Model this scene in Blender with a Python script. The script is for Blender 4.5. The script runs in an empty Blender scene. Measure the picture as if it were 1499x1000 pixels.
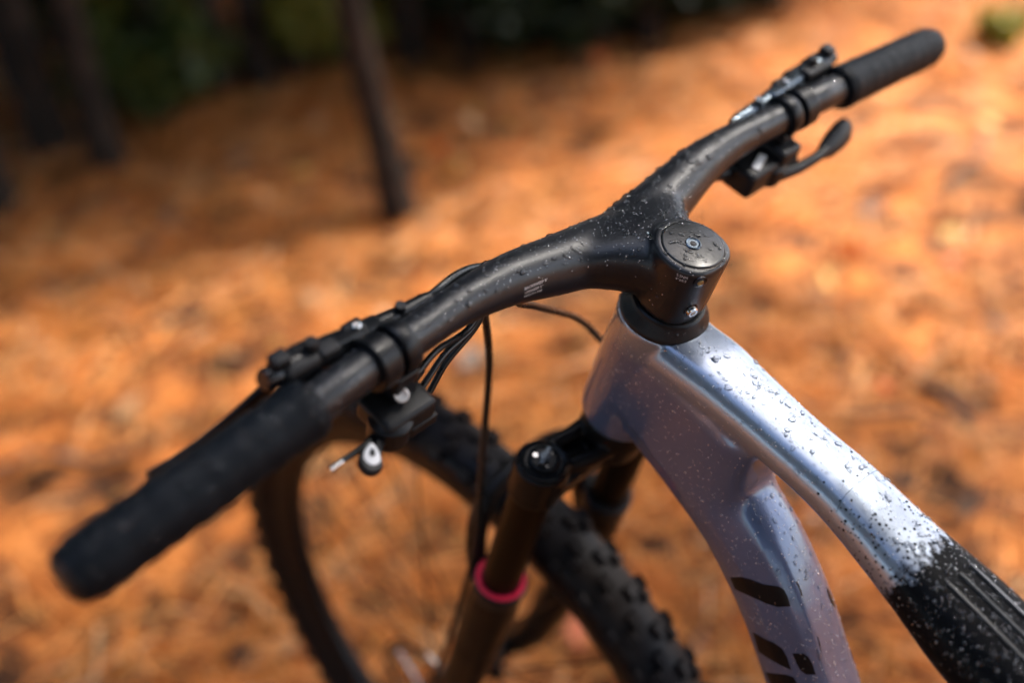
import bpy, bmesh, math, random
import numpy as np
from mathutils import Vector, Matrix
from mathutils.bvhtree import BVHTree

scene = bpy.context.scene
COL = scene.collection
random.seed(7)
rng = np.random.default_rng(11)

# ------------------------------------------------------------------ camera, sky, sun, exposure
CAPZ = 0.996                       # height of the stem cap above the ground
CAM = Vector((-0.38846, 0.45168, 0.31660 + CAPZ))
RIGHT = Vector((-0.65740, -0.74978, -0.07517))
UP = Vector((0.36273, -0.40232, 0.84057))
FWD = Vector((0.66049, -0.52533, -0.53645))
FPX = 1631.83                      # focal length in pixels of the 1499 px wide photograph
cam_data = bpy.data.cameras.new('camera')
cam_data.sensor_width = 36.0
cam_data.lens = 36.0 * FPX / 1499.0
cam_data.clip_start = 0.02
cam_data.clip_end = 2000.0
cam_data.dof.use_dof = True
cam_data.dof.focus_distance = 0.668
cam_data.dof.aperture_fstop = 1.9
cam = bpy.data.objects.new('camera', cam_data)
COL.objects.link(cam)
cam.matrix_world = Matrix(((RIGHT.x, UP.x, -FWD.x, CAM.x), (RIGHT.y, UP.y, -FWD.y, CAM.y),
                           (RIGHT.z, UP.z, -FWD.z, CAM.z), (0, 0, 0, 1)))
scene.camera = cam

SUN_AZ = math.radians(-110.0)       # direction towards the sun, from +X towards +Y
SUN_EL = math.radians(52.0)
world = bpy.data.worlds.new('World')
scene.world = world
world.use_nodes = True
wn = world.node_tree.nodes
wl = world.node_tree.links
wn.clear()
sky = wn.new('ShaderNodeTexSky')
sky.sky_type = 'NISHITA'
sky.sun_disc = False
sky.sun_elevation = SUN_EL
sky.sun_rotation = math.radians(90.0) - SUN_AZ
sky.dust_density = 2.8
sky.ozone_density = 0.9
bg = wn.new('ShaderNodeBackground')
bg.inputs['Strength'].default_value = 0.15
wo = wn.new('ShaderNodeOutputWorld')
wl.new(sky.outputs[0], bg.inputs[0])
wl.new(bg.outputs[0], wo.inputs[0])

sun_data = bpy.data.lights.new('sun', 'SUN')
sun_data.energy = 4.6
sun_data.angle = math.radians(8.0)
sun_data.color = (1.0, 0.94, 0.86)
sun = bpy.data.objects.new('sun', sun_data)
COL.objects.link(sun)
sdir = Vector((math.cos(SUN_EL) * math.cos(SUN_AZ), math.cos(SUN_EL) * math.sin(SUN_AZ), math.sin(SUN_EL)))
sun.rotation_euler = sdir.to_track_quat('Z', 'Y').to_euler()
sun.location = sdir * 30

scene.view_settings.view_transform = 'Standard'
scene.view_settings.look = 'None'
scene.view_settings.gamma = 1.0
scene.view_settings.use_curve_mapping = False
scene.view_settings.exposure = 1.68
scene.cycles.use_denoising = True
scene.cycles.max_bounces = 8
scene.cycles.transmission_bounces = 6
scene.cycles.transparent_max_bounces = 6

# ------------------------------------------------------------------ materials
def mat(name, color=(0.5, 0.5, 0.5), rough=0.5, metal=0.0, spec=0.5, coat=0.0, coat_rough=0.1,
        noise=None, bump=None, rough_var=None, trans=0.0, ior=1.45):
    m = bpy.data.materials.new(name)
    m.use_nodes = True
    nt = m.node_tree
    b = nt.nodes['Principled BSDF']
    b.inputs['Base Color'].default_value = (*color, 1)
    b.inputs['Roughness'].default_value = rough
    b.inputs['Metallic'].default_value = metal
    b.inputs['Specular IOR Level'].default_value = spec
    b.inputs['Coat Weight'].default_value = coat
    b.inputs['Coat Roughness'].default_value = coat_rough
    b.inputs['Transmission Weight'].default_value = trans
    b.inputs['IOR'].default_value = ior
    tc = nt.nodes.new('ShaderNodeTexCoord')
    if noise:
        col2, scale = noise
        n = nt.nodes.new('ShaderNodeTexNoise')
        n.inputs['Scale'].default_value = scale
        n.inputs['Detail'].default_value = 5
        mx = nt.nodes.new('ShaderNodeMix')
        mx.data_type = 'RGBA'
        mx.inputs[6].default_value = (*color, 1)
        mx.inputs[7].default_value = (*col2, 1)
        r = nt.nodes.new('ShaderNodeValToRGB')
        r.color_ramp.elements[0].position = 0.38
        r.color_ramp.elements[1].position = 0.64
        nt.links.new(tc.outputs['Object'], n.inputs['Vector'])
        nt.links.new(n.outputs[0], r.inputs[0])
        nt.links.new(r.outputs[0], mx.inputs[0])
        nt.links.new(mx.outputs[2], b.inputs['Base Color'])
    if rough_var:
        lo, hi, scale = rough_var
        n = nt.nodes.new('ShaderNodeTexNoise')
        n.inputs['Scale'].default_value = scale
        n.inputs['Detail'].default_value = 6
        mr = nt.nodes.new('ShaderNodeMapRange')
        mr.inputs[1].default_value = 0.3
        mr.inputs[2].default_value = 0.7
        mr.inputs[3].default_value = lo
        mr.inputs[4].default_value = hi
        nt.links.new(tc.outputs['Object'], n.inputs['Vector'])
        nt.links.new(n.outputs[0], mr.inputs[0])
        nt.links.new(mr.outputs[0], b.inputs['Roughness'])
    if bump:
        strength, scale, dist = bump
        n = nt.nodes.new('ShaderNodeTexNoise')
        n.inputs['Scale'].default_value = scale
        n.inputs['Detail'].default_value = 4
        bp = nt.nodes.new('ShaderNodeBump')
        bp.inputs['Strength'].default_value = strength
        bp.inputs['Distance'].default_value = dist
        nt.links.new(tc.outputs['Object'], n.inputs['Vector'])
        nt.links.new(n.outputs[0], bp.inputs['Height'])
        nt.links.new(bp.outputs[0], b.inputs['Normal'])
    return m

M_CARBON = mat('matte_carbon', (0.006, 0.008, 0.012), 0.42, spec=0.5, coat=0.32, coat_rough=0.34, rough_var=(0.36, 0.50, 60), bump=(0.06, 1400, 0.0004))
M_CAP = mat('cap_carbon', (0.008, 0.010, 0.012), 0.34, spec=0.45, coat=0.35, coat_rough=0.2, rough_var=(0.28, 0.42, 120), bump=(0.08, 1800, 0.0003))
M_BLACK = mat('black_anodised', (0.007, 0.008, 0.010), 0.34, spec=0.35, rough_var=(0.25, 0.45, 80))
M_GLOSS = mat('gloss_black', (0.008, 0.008, 0.010), 0.14, spec=0.6)
M_PLASTIC = mat('black_plastic', (0.008, 0.009, 0.011), 0.42, spec=0.35, bump=(0.08, 700, 0.0004))
M_GRIP = mat('grip_foam', (0.004, 0.006, 0.009), 0.55, spec=0.16, noise=((0.007, 0.010, 0.014), 60), bump=(0.35, 420, 0.0012))
M_STEEL = mat('steel', (0.75, 0.74, 0.72), 0.22, metal=1.0)
M_ALLOY = mat('grey_alloy', (0.13, 0.16, 0.19), 0.30, metal=0.9, rough_var=(0.2, 0.42, 90))
M_BRASS = mat('brass_bolt', (0.55, 0.38, 0.16), 0.30, metal=1.0)
M_WHITE = mat('white_print', (0.78, 0.79, 0.80), 0.5)
M_HOSE = mat('cable_housing', (0.008, 0.010, 0.011), 0.30, spec=0.55, rough_var=(0.22, 0.42, 120))
M_STAN = mat('stanchion_coating', (0.012, 0.006, 0.003), 0.34, metal=0.0, spec=0.10)
M_PINK = mat('pink_wiper', (0.90, 0.025, 0.085), 0.42, spec=0.4)
M_LOWER = mat('fork_lower_paint', (0.006, 0.005, 0.005), 0.34, spec=0.18, coat=0.12, rough_var=(0.3, 0.46, 40))
M_TYRE = mat('tyre_rubber', (0.004, 0.004, 0.006), 0.45, spec=0.18, rough_var=(0.28, 0.66, 34), bump=(0.2, 260, 0.001), noise=((0.014, 0.010, 0.008), 22))
M_DISC = mat('disc_steel', (0.42, 0.41, 0.40), 0.30, metal=1.0)
M_DECAL = mat('black_decal', (0.005, 0.005, 0.006), 0.34, spec=0.25)
def mat_water():
    m = bpy.data.materials.new('water')
    m.use_nodes = True
    N, L = m.node_tree.nodes, m.node_tree.links
    N.clear()
    out = N.new('ShaderNodeOutputMaterial')
    gl = N.new('ShaderNodeBsdfGlossy'); gl.inputs['Roughness'].default_value = 0.02
    rf = N.new('ShaderNodeBsdfRefraction'); rf.inputs['IOR'].default_value = 1.33; rf.inputs['Roughness'].default_value = 0.0
    tr = N.new('ShaderNodeBsdfTransparent')
    mx = N.new('ShaderNodeMixShader'); mx.inputs[0].default_value = 0.35
    fr_ = N.new('ShaderNodeFresnel'); fr_.inputs['IOR'].default_value = 1.5
    m2 = N.new('ShaderNodeMixShader')
    L.new(tr.outputs[0], mx.inputs[1]); L.new(rf.outputs[0], mx.inputs[2])
    L.new(fr_.outputs[0], m2.inputs[0]); L.new(mx.outputs[0], m2.inputs[1]); L.new(gl.outputs[0], m2.inputs[2])
    L.new(m2.outputs[0], out.inputs[0])
    return m

M_WATER = mat_water()


def mat_mist():
    """fine spray: beads too small to be clear, they glitter"""
    m = bpy.data.materials.new('fine_spray')
    m.use_nodes = True
    N, L = m.node_tree.nodes, m.node_tree.links
    N.clear()
    out = N.new('ShaderNodeOutputMaterial')
    gl = N.new('ShaderNodeBsdfGlossy'); gl.inputs['Roughness'].default_value = 0.12
    tr = N.new('ShaderNodeBsdfTransparent')
    mx = N.new('ShaderNodeMixShader'); mx.inputs[0].default_value = 0.42
    L.new(tr.outputs[0], mx.inputs[1]); L.new(gl.outputs[0], mx.inputs[2]); L.new(mx.outputs[0], out.inputs[0])
    return m

M_MIST = mat_mist()
M_RAIL = mat('guard_rail_rubber', (0.05, 0.055, 0.06), 0.2, spec=0.9, coat=0.8, coat_rough=0.15)
M_SADDLE = mat('saddle_cover', (0.013, 0.013, 0.014), 0.5, spec=0.5, bump=(0.1, 500, 0.0005))


def mat_frame():
    """pale metallic lilac paint that ends in black through a spray of dots along the top tube"""
    m = bpy.data.materials.new('frame_paint')
    m.use_nodes = True
    nt = m.node_tree
    N, L = nt.nodes, nt.links
    b = N['Principled BSDF']
    b.inputs['Metallic'].default_value = 0.72
    b.inputs['Roughness'].default_value = 0.33
    b.inputs['Coat Weight'].default_value = 0.6
    b.inputs['Coat Roughness'].default_value = 0.10
    tc = N.new('ShaderNodeTexCoord')
    # flake sparkle and hue drift of the pigment
    nz = N.new('ShaderNodeTexNoise'); nz.inputs['Scale'].default_value = 9.0; nz.inputs['Detail'].default_value = 2
    L.new(tc.outputs['Object'], nz.inputs['Vector'])
    mix = N.new('ShaderNodeMix'); mix.data_type = 'RGBA'
    mix.inputs[6].default_value = (0.36, 0.43, 0.50, 1)
    mix.inputs[7].default_value = (0.31, 0.35, 0.46, 1)
    L.new(nz.outputs[0], mix.inputs[0])
    # position along the top tube: grows towards the saddle, only for the top tube's heights
    sep = N.new('ShaderNodeSeparateXYZ'); L.new(tc.outputs['Object'], sep.inputs[0])
    # coordinate a = -x*0.93 - (z-0.996)*0.36 is the distance along the tube
    m1 = N.new('ShaderNodeMath'); m1.operation = 'MULTIPLY'; m1.inputs[1].default_value = -0.90
    L.new(sep.outputs[0], m1.inputs[0])
    m2 = N.new('ShaderNodeMath'); m2.operation = 'MULTIPLY_ADD'; m2.inputs[1].default_value = -0.44; m2.inputs[2].default_value = 0.44 * CAPZ
    L.new(sep.outputs[2], m2.inputs[0])
    al = N.new('ShaderNodeMath'); al.operation = 'ADD'
    L.new(m1.outputs[0], al.inputs[0]); L.new(m2.outputs[0], al.inputs[1])
    # dots
    vo = N.new('ShaderNodeTexVoronoi'); vo.inputs['Scale'].default_value = 400.0
    L.new(tc.outputs['Object'], vo.inputs['Vector'])
    vs = N.new('ShaderNodeSeparateColor'); L.new(vo.outputs['Color'], vs.inputs[0])
    ramp = N.new('ShaderNodeMapRange'); ramp.inputs[1].default_value = START_A; ramp.inputs[2].default_value = END_A
    ramp.inputs[3].default_value = 0.0; ramp.inputs[4].default_value = 1.0
    L.new(al.outputs[0], ramp.inputs[0])
    pw = N.new('ShaderNodeMath'); pw.operation = 'POWER'; pw.inputs[1].default_value = 1.1
    L.new(ramp.outputs[0], pw.inputs[0])
    # dot radius: random per cell, growing with density
    rr = N.new('ShaderNodeMath'); rr.operation = 'MULTIPLY_ADD'; rr.inputs[1].default_value = 0.30; rr.inputs[2].default_value = 0.14
    L.new(vs.outputs[1], rr.inputs[0])
    near = N.new('ShaderNodeMath'); near.operation = 'LESS_THAN'
    L.new(vo.outputs['Distance'], near.inputs[0]); L.new(rr.outputs[0], near.inputs[1])
    keep = N.new('ShaderNodeMath'); keep.operation = 'LESS_THAN'
    L.new(vs.outputs[0], keep.inputs[0])
    k2 = N.new('ShaderNodeMath'); k2.operation = 'MULTIPLY'; k2.inputs[1].default_value = 0.95
    L.new(pw.outputs[0], k2.inputs[0]); L.new(k2.outputs[0], keep.inputs[1])
    dot = N.new('ShaderNodeMath'); dot.operation = 'MULTIPLY'
    L.new(near.outputs[0], dot.inputs[0]); L.new(keep.outputs[0], dot.inputs[1])
    # full black with a ragged border
    nb = N.new('ShaderNodeTexNoise'); nb.inputs['Scale'].default_value = 240.0; nb.inputs['Detail'].default_value = 3
    L.new(tc.outputs['Object'], nb.inputs['Vector'])
    nb2 = N.new('ShaderNodeMath'); nb2.operation = 'MULTIPLY_ADD'; nb2.inputs[1].default_value = 0.03; nb2.inputs[2].default_value = -0.015
    L.new(nb.outputs[0], nb2.inputs[0])
    edge = N.new('ShaderNodeMath'); edge.operation = 'ADD'
    L.new(al.outputs[0], edge.inputs[0]); L.new(nb2.outputs[0], edge.inputs[1])
    full = N.new('ShaderNodeMapRange'); full.inputs[1].default_value = END_A - 0.003; full.inputs[2].default_value = END_A + 0.004
    L.new(edge.outputs[0], full.inputs[0])
    blk0 = N.new('ShaderNodeMath'); blk0.operation = 'MAXIMUM'
    L.new(dot.outputs[0], blk0.inputs[0]); L.new(full.outputs[0], blk0.inputs[1])
    # the down tube keeps its pale paint: mask by height below the top tube's line
    hz = N.new('ShaderNodeMath'); hz.operation = 'MULTIPLY_ADD'; hz.inputs[1].default_value = -0.50; hz.inputs[2].default_value = -(CAPZ - 0.115) + 0.0
    L.new(sep.outputs[0], hz.inputs[0])
    hh = N.new('ShaderNodeMath'); hh.operation = 'ADD'
    L.new(sep.outputs[2], hh.inputs[0]); L.new(hz.outputs[0], hh.inputs[1])
    msk = N.new('ShaderNodeMath'); msk.operation = 'GREATER_THAN'; msk.inputs[1].default_value = 0.0
    L.new(hh.outputs[0], msk.inputs[0])
    blk = N.new('ShaderNodeMath'); blk.operation = 'MULTIPLY'
    L.new(blk0.outputs[0], blk.inputs[0]); L.new(msk.outputs[0], blk.inputs[1])
    # one colour-shift paint: its angled, shaded look put into the colour, silver above, violet below
    low0 = N.new('ShaderNodeMath'); low0.operation = 'MULTIPLY_ADD'; low0.inputs[1].default_value = -0.42; low0.inputs[2].default_value = -(CAPZ - 0.078)
    L.new(sep.outputs[0], low0.inputs[0])
    low1 = N.new('ShaderNodeMath'); low1.operation = 'ADD'
    L.new(sep.outputs[2], low1.inputs[0]); L.new(low0.outputs[0], low1.inputs[1])
    low = N.new('ShaderNodeMapRange'); low.inputs[1].default_value = 0.010; low.inputs[2].default_value = -0.014
    low.inputs[3].default_value = 0.0; low.inputs[4].default_value = 1.0
    L.new(low1.outputs[0], low.inputs[0])
    vio = N.new('ShaderNodeMix'); vio.data_type = 'RGBA'
    L.new(low.outputs[0], vio.inputs[0]); L.new(mix.outputs[2], vio.inputs[6]); vio.inputs[7].default_value = (0.100, 0.135, 0.240, 1)
    fin = N.new('ShaderNodeMix'); fin.data_type = 'RGBA'
    L.new(blk.outputs[0], fin.inputs[0]); L.new(vio.outputs[2], fin.inputs[6]); fin.inputs[7].default_value = (0.006, 0.006, 0.007, 1)
    L.new(fin.outputs[2], b.inputs['Base Color'])
    inv = N.new('ShaderNodeMath'); inv.operation = 'MULTIPLY_ADD'; inv.inputs[1].default_value = -0.72; inv.inputs[2].default_value = 0.72
    L.new(blk.outputs[0], inv.inputs[0])
    mlo = N.new('ShaderNodeMath'); mlo.operation = 'MULTIPLY_ADD'; mlo.inputs[1].default_value = -0.5; mlo.inputs[2].default_value = 1.0
    L.new(low.outputs[0], mlo.inputs[0])
    mm_ = N.new('ShaderNodeMath'); mm_.operation = 'MULTIPLY'
    L.new(inv.outputs[0], mm_.inputs[0]); L.new(mlo.outputs[0], mm_.inputs[1]); L.new(mm_.outputs[0], b.inputs['Metallic'])
    ct = N.new('ShaderNodeMath'); ct.operation = 'MULTIPLY_ADD'; ct.inputs[1].default_value = -1.0; ct.inputs[2].default_value = 1.0
    L.new(blk.outputs[0], ct.inputs[0]); L.new(ct.outputs[0], b.inputs['Coat Weight'])
    sp_ = N.new('ShaderNodeMath'); sp_.operation = 'MULTIPLY_ADD'; sp_.inputs[1].default_value = -0.44; sp_.inputs[2].default_value = 0.5
    L.new(blk.outputs[0], sp_.inputs[0]); L.new(sp_.outputs[0], b.inputs['Specular IOR Level'])
    # metal flake
    fl = N.new('ShaderNodeTexNoise'); fl.inputs['Scale'].default_value = 2600; fl.inputs['Detail'].default_value = 2
    L.new(tc.outputs['Object'], fl.inputs['Vector'])
    bp = N.new('ShaderNodeBump'); bp.inputs['Strength'].default_value = 0.10; bp.inputs['Distance'].default_value = 0.0003
    L.new(fl.outputs[0], bp.inputs['Height']); L.new(bp.outputs[0], b.inputs['Normal'])
    return m

START_A, END_A = 0.145, 0.214
M_FRAME = mat_frame()


def mat_ground():
    m = bpy.data.materials.new('pine_straw_ground')
    m.use_nodes = True
    nt = m.node_tree
    N, L = nt.nodes, nt.links
    b = N['Principled BSDF']
    b.inputs['Roughness'].default_value = 0.85
    b.inputs['Specular IOR Level'].default_value = 0.2
    tc = N.new('ShaderNodeTexCoord')
    n1 = N.new('ShaderNodeTexNoise'); n1.inputs['Scale'].default_value = 7.5; n1.inputs['Detail'].default_value = 7; n1.inputs['Roughness'].default_value = 0.62
    L.new(tc.outputs['Object'], n1.inputs['Vector'])
    r = N.new('ShaderNodeValToRGB')
    e = r.color_ramp.elements
    e[0].position = 0.32; e[0].color = (0.022, 0.012, 0.008, 1)
    e[1].position = 0.72; e[1].color = (0.52, 0.21, 0.065, 1)
    for p, c in ((0.45, (0.085, 0.034, 0.014, 1)), (0.55, (0.36, 0.120, 0.030, 1)), (0.62, (0.60, 0.21, 0.05, 1))):
        k = e.new(p); k.color = c
    L.new(n1.outputs[0], r.inputs[0])
    L.new(r.outputs[0], b.inputs['Base Color'])
    n2 = N.new('ShaderNodeTexNoise'); n2.inputs['Scale'].default_value = 40; n2.inputs['Detail'].default_value = 8
    L.new(tc.outputs['Object'], n2.inputs['Vector'])
    bp = N.new('ShaderNodeBump'); bp.inputs['Strength'].default_value = 0.8; bp.inputs['Distance'].default_value = 0.03
    L.new(n2.outputs[0], bp.inputs['Height']); L.new(bp.outputs[0], b.inputs['Normal'])
    return m


def mat_attr(name, rough=0.7, spec=0.3, sub=0.0):
    """colour from the 'tint' attribute baked on the faces (each needle or leaf has its own pigment)"""
    m = bpy.data.materials.new(name)
    m.use_nodes = True
    nt = m.node_tree
    b = nt.nodes['Principled BSDF']
    b.inputs['Roughness'].default_value = rough
    b.inputs['Specular IOR Level'].default_value = spec
    a = nt.nodes.new('ShaderNodeAttribute'); a.attribute_name = 'tint'
    nt.links.new(a.outputs['Color'], b.inputs['Base Color'])
    if sub:
        tr = nt.nodes.new('ShaderNodeBsdfTranslucent')
        mx = nt.nodes.new('ShaderNodeMixShader'); mx.inputs[0].default_value = sub
        nt.links.new(a.outputs['Color'], tr.inputs[0])
        nt.links.new(b.outputs[0], mx.inputs[1]); nt.links.new(tr.outputs[0], mx.inputs[2])
        nt.links.new(mx.outputs[0], nt.nodes['Material Output'].inputs[0])
    return m

M_GROUND = mat_ground()
M_NEEDLE = mat_attr('dry_needles', 0.6, 0.35, 0.25)
M_LEAF = mat_attr('leaf', 0.45, 0.4, 0.35)
M_BARK = mat('pine_bark', (0.020, 0.015, 0.012), 0.85, spec=0.15, noise=((0.045, 0.030, 0.022), 14), bump=(1.0, 22, 0.02))
M_STEM = mat('shrub_stem', (0.07, 0.05, 0.035), 0.8, spec=0.2, noise=((0.12, 0.09, 0.06), 40))
M_TWIG = mat('dead_twig', (0.060, 0.045, 0.036), 0.8, spec=0.2, noise=((0.15, 0.12, 0.10), 30))

# ------------------------------------------------------------------ mesh helpers
HA = math.radians(67.5)
STEER = 0.0765
AX_U = Vector((-math.cos(HA), 0, math.sin(HA)))
_s0 = Vector((math.sin(HA), 0, math.cos(HA)))
_l0 = Vector((0, 1, 0))
AX_S = _s0 * math.cos(STEER) + _l0 * math.sin(STEER)
AX_L = -_s0 * math.sin(STEER) + _l0 * math.cos(STEER)
CAP0 = Vector((0, 0, CAPZ))


def S(s, l, h):
    """steering frame (forward, left, up the steerer) -> world"""
    return CAP0 + AX_S * s + AX_L * l + AX_U * h


def F(x, y, z):
    """frame coordinates relative to the cap -> world"""
    return Vector((x, y, z + CAPZ))


class MB:
    def __init__(self):
        self.v = []
        self.f = []

    def add(self, v, f):
        o = len(self.v)
        self.v += [tuple(p) for p in v]
        self.f += [tuple(i + o for i in q) for q in f]
        return self

    def loft(self, rings, cap=True, closed=False):
        n = len(rings[0])
        v = [p for r in rings for p in r]
        f = []
        m = len(rings)
        for i in range(m if closed else m - 1):
            a, b = i * n, ((i + 1) % m) * n
            for k in range(n):
                f.append((a + k, a + (k + 1) % n, b + (k + 1) % n, b + k))
        if cap and not closed:
            f.append(tuple(reversed(range(n))))
            f.append(tuple(range((m - 1) * n, m * n)))
        return self.add(v, f)

    def tube(self, pts, rad, seg=16, cap=True):
        pts = [Vector(p) for p in pts]
        if not hasattr(rad, '__len__'):
            rad = [rad] * len(pts)
        t0 = (pts[1] - pts[0]).normalized()
        n = t0.orthogonal().normalized()
        rings = []
        for i, p in enumerate(pts):
            if i == 0: t = pts[1] - pts[0]
            elif i == len(pts) - 1: t = pts[-1] - pts[-2]
            else: t = pts[i + 1] - pts[i - 1]
            t.normalize()
            n = (n - t * n.dot(t)).normalized()
            b = t.cross(n)
            rings.append([p + (n * math.cos(a) + b * math.sin(a)) * rad[i] for a in [2 * math.pi * k / seg for k in range(seg)]])
        return self.loft(rings, cap)

    def lathe(self, prof, org, axis, seg=32, cap=True):
        """prof: list of (distance along axis, radius)"""
        axis = Vector(axis).normalized()
        n = axis.orthogonal().normalized()
        b = axis.cross(n)
        rings = [[org + axis * d + (n * math.cos(a) + b * math.sin(a)) * r for a in [2 * math.pi * k / seg for k in range(seg)]] for d, r in prof]
        return self.loft(rings, cap)

    def box(self, c, ax, ay, az, sx, sy, sz, bev=0.0):
        """box centred at c along three axes with half sizes; bev chamfers its edges"""
        c = Vector(c)
        bm = bmesh.new()
        bmesh.ops.create_cube(bm, size=2)
        for v in bm.verts:
            v.co = Vector((v.co.x * sx, v.co.y * sy, v.co.z * sz))
        if bev:
            bmesh.ops.bevel(bm, geom=list(bm.edges), offset=bev, segments=3, affect='EDGES', profile=0.6)
        ax, ay, az = Vector(ax).normalized(), Vector(ay).normalized(), Vector(az).normalized()
        bm.verts.index_update()
        v = [c + ax * p.co.x + ay * p.co.y + az * p.co.z for p in bm.verts]
        f = [[q.index for q in fc.verts] for fc in bm.faces]
        bm.free()
        return self.add(v, f)

    def build(self, name, material, parent=None, smooth=True, angle=40, remesh=0, smooth_it=0, label=None, kind=None):
        me = bpy.data.meshes.new(name)
        me.from_pydata(self.v, [], self.f)
        me.update()
        bm = bmesh.new(); bm.from_mesh(me)
        bmesh.ops.recalc_face_normals(bm, faces=bm.faces)
        bm.to_mesh(me); bm.free()
        ob = bpy.data.objects.new(name, me)
        COL.objects.link(ob)
        me.materials.append(material)
        if remesh:
            md = ob.modifiers.new('remesh', 'REMESH'); md.mode = 'VOXEL'; md.voxel_size = remesh; md.use_smooth_shade = True
            if smooth_it:
                sm = ob.modifiers.new('smooth', 'SMOOTH'); sm.factor = 0.5; sm.iterations = smooth_it
            dg = bpy.context.evaluated_depsgraph_get()
            me2 = bpy.data.meshes.new_from_object(ob.evaluated_get(dg))
            ob.modifiers.clear()
            ob.data = me2
            bpy.data.meshes.remove(me)
            me = me2
            me.name = name
            if not me.materials: me.materials.append(material)
            me.shade_smooth()
        elif smooth:
            me.shade_smooth()
            me.set_sharp_from_angle(angle=math.radians(angle))
        if parent: ob.parent = parent
        if label: ob['label'] = label
        if kind: ob['kind'] = kind
        return ob


def catmull(P, n):
    """n samples per span through points P (lists of equal length)"""
    P = [np.array(p, float) for p in P]
    out = []
    m = len(P)
    for i in range(m - 1):
        p0 = P[i - 1] if i else 2 * P[0] - P[1]
        p3 = P[i + 2] if i + 2 < m else 2 * P[-1] - P[-2]
        for k in range(n):
            t = k / n
            p1, p2 = P[i], P[i + 1]
            out.append(0.5 * (2 * p1 + (p2 - p0) * t + (2 * p0 - 5 * p1 + 4 * p2 - p3) * t ** 2 + (-p0 + 3 * p1 - 3 * p2 + p3) * t ** 3))
    out.append(P[-1])
    return out


def top(name, label, cat, loc=(0, 0, 0), group=None):
    o = bpy.data.objects.new(name, None)
    o.empty_display_size = 0.1
    COL.objects.link(o)
    o.location = loc
    o['label'] = label
    o['category'] = cat
    if group: o['group'] = group
    return o


def bvh_of(ob):
    me = ob.data
    return BVHTree.FromPolygons([v.co.copy() for v in me.vertices], [tuple(p.vertices) for p in me.polygons])


def pix_ray(px, py):
    return (FWD + RIGHT * ((px - 749.5) / FPX) + UP * ((500 - py) / FPX)).normalized()


def ground_at(px, py, z=0.0):
    d = pix_ray(px, py)
    return CAM + d * ((z - CAM.z) / d.z)

# ------------------------------------------------------------------ ground
def wob(x, y):
    return (0.030 * np.sin(1.1 * x + 0.7) * np.cos(0.9 * y + 0.4) + 0.018 * np.sin(2.7 * x - 1.9 * y + 1.0)
            + 0.010 * np.sin(6.1 * x + 4.3 * y) * np.cos(5.2 * y - 2.0 * x) + 0.008 * np.sin(13.0 * x - 3.0 * y) * np.sin(11.0 * y + 1.3)
            + 0.007 * np.sin(24.0 * x + 9.0 * y + 2.0 * np.sin(3 * y)) * np.sin(19.0 * y - 7.0 * x + 2.0 * np.sin(4 * x)))

GX, GY = -0.3, 0.0


def ground_h(x, y):
    """height of the forest floor: level under the wheels, gently lumpy away from them"""
    x = np.asarray(x, float); y = np.asarray(y, float)
    m = np.minimum(1.0, np.maximum(0.0, (np.abs(y) - 0.10) / 0.5))
    m = np.maximum(m, np.clip((x - 0.75) / 0.5, 0, 1))
    far = np.maximum(0, np.hypot(x, y) - 14.0)
    return wob(x, y) * m + 0.0 * far


g = np.linspace(-1, 1, 541)
w = np.sign(g) * (8.0 * np.abs(g) + 400.0 * np.abs(g) ** 6)
gx, gy = np.meshgrid(w + 1.5, w - 0.8, indexing='ij')
gz = ground_h(gx, gy) * (np.hypot(gx, gy) < 30)
n = len(g)
idx = np.arange(n * n).reshape(n, n)
faces = np.stack([idx[:-1, :-1], idx[1:, :-1], idx[1:, 1:], idx[:-1, 1:]], -1).reshape(-1, 4)
me = bpy.data.meshes.new('ground')
me.from_pydata(np.stack([gx, gy, gz], -1).reshape(-1, 3).tolist(), [], faces.tolist())
me.materials.append(M_GROUND)
me.shade_smooth()
ground = bpy.data.objects.new('ground', me)
COL.objects.link(ground)
ground['kind'] = 'structure'


def quads_object(name, V, tint, material, parent=None, per=4):
    """V: (n, 4, 3) quads; tint: (n, 3) pigment per quad"""
    nq = len(V)
    me = bpy.data.meshes.new(name)
    me.vertices.add(nq * 4)
    me.vertices.foreach_set('co', V.reshape(-1).astype(np.float32))
    me.loops.add(nq * 4)
    me.loops.foreach_set('vertex_index', np.arange(nq * 4, dtype=np.int32))
    me.polygons.add(nq)
    me.polygons.foreach_set('loop_start', np.arange(0, nq * 4, 4, dtype=np.int32))
    me.polygons.foreach_set('loop_total', np.full(nq, 4, dtype=np.int32))
    me.update(calc_edges=True)
    at = me.attributes.new('tint', 'FLOAT_COLOR', 'FACE')
    at.data.foreach_set('color', np.concatenate([tint, np.ones((nq, 1))], 1).reshape(-1).astype(np.float32))
    me.materials.append(material)
    ob = bpy.data.objects.new(name, me)
    COL.objects.link(ob)
    if parent: ob.parent = parent
    return ob


def patch(x, y, sc, seed):
    """smooth random field in 0..1"""
    r = np.random.default_rng(seed)
    v = np.zeros_like(x)
    for k in range(9):
        a = r.uniform(0, 2 * math.pi); fr = sc * r.uniform(0.6, 2.2); ph = r.uniform(0, 6.28)
        v += np.sin((x * math.cos(a) + y * math.sin(a)) * fr + ph) / 9 ** 0.5
    return 1 / (1 + np.exp(-1.7 * v))


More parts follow.
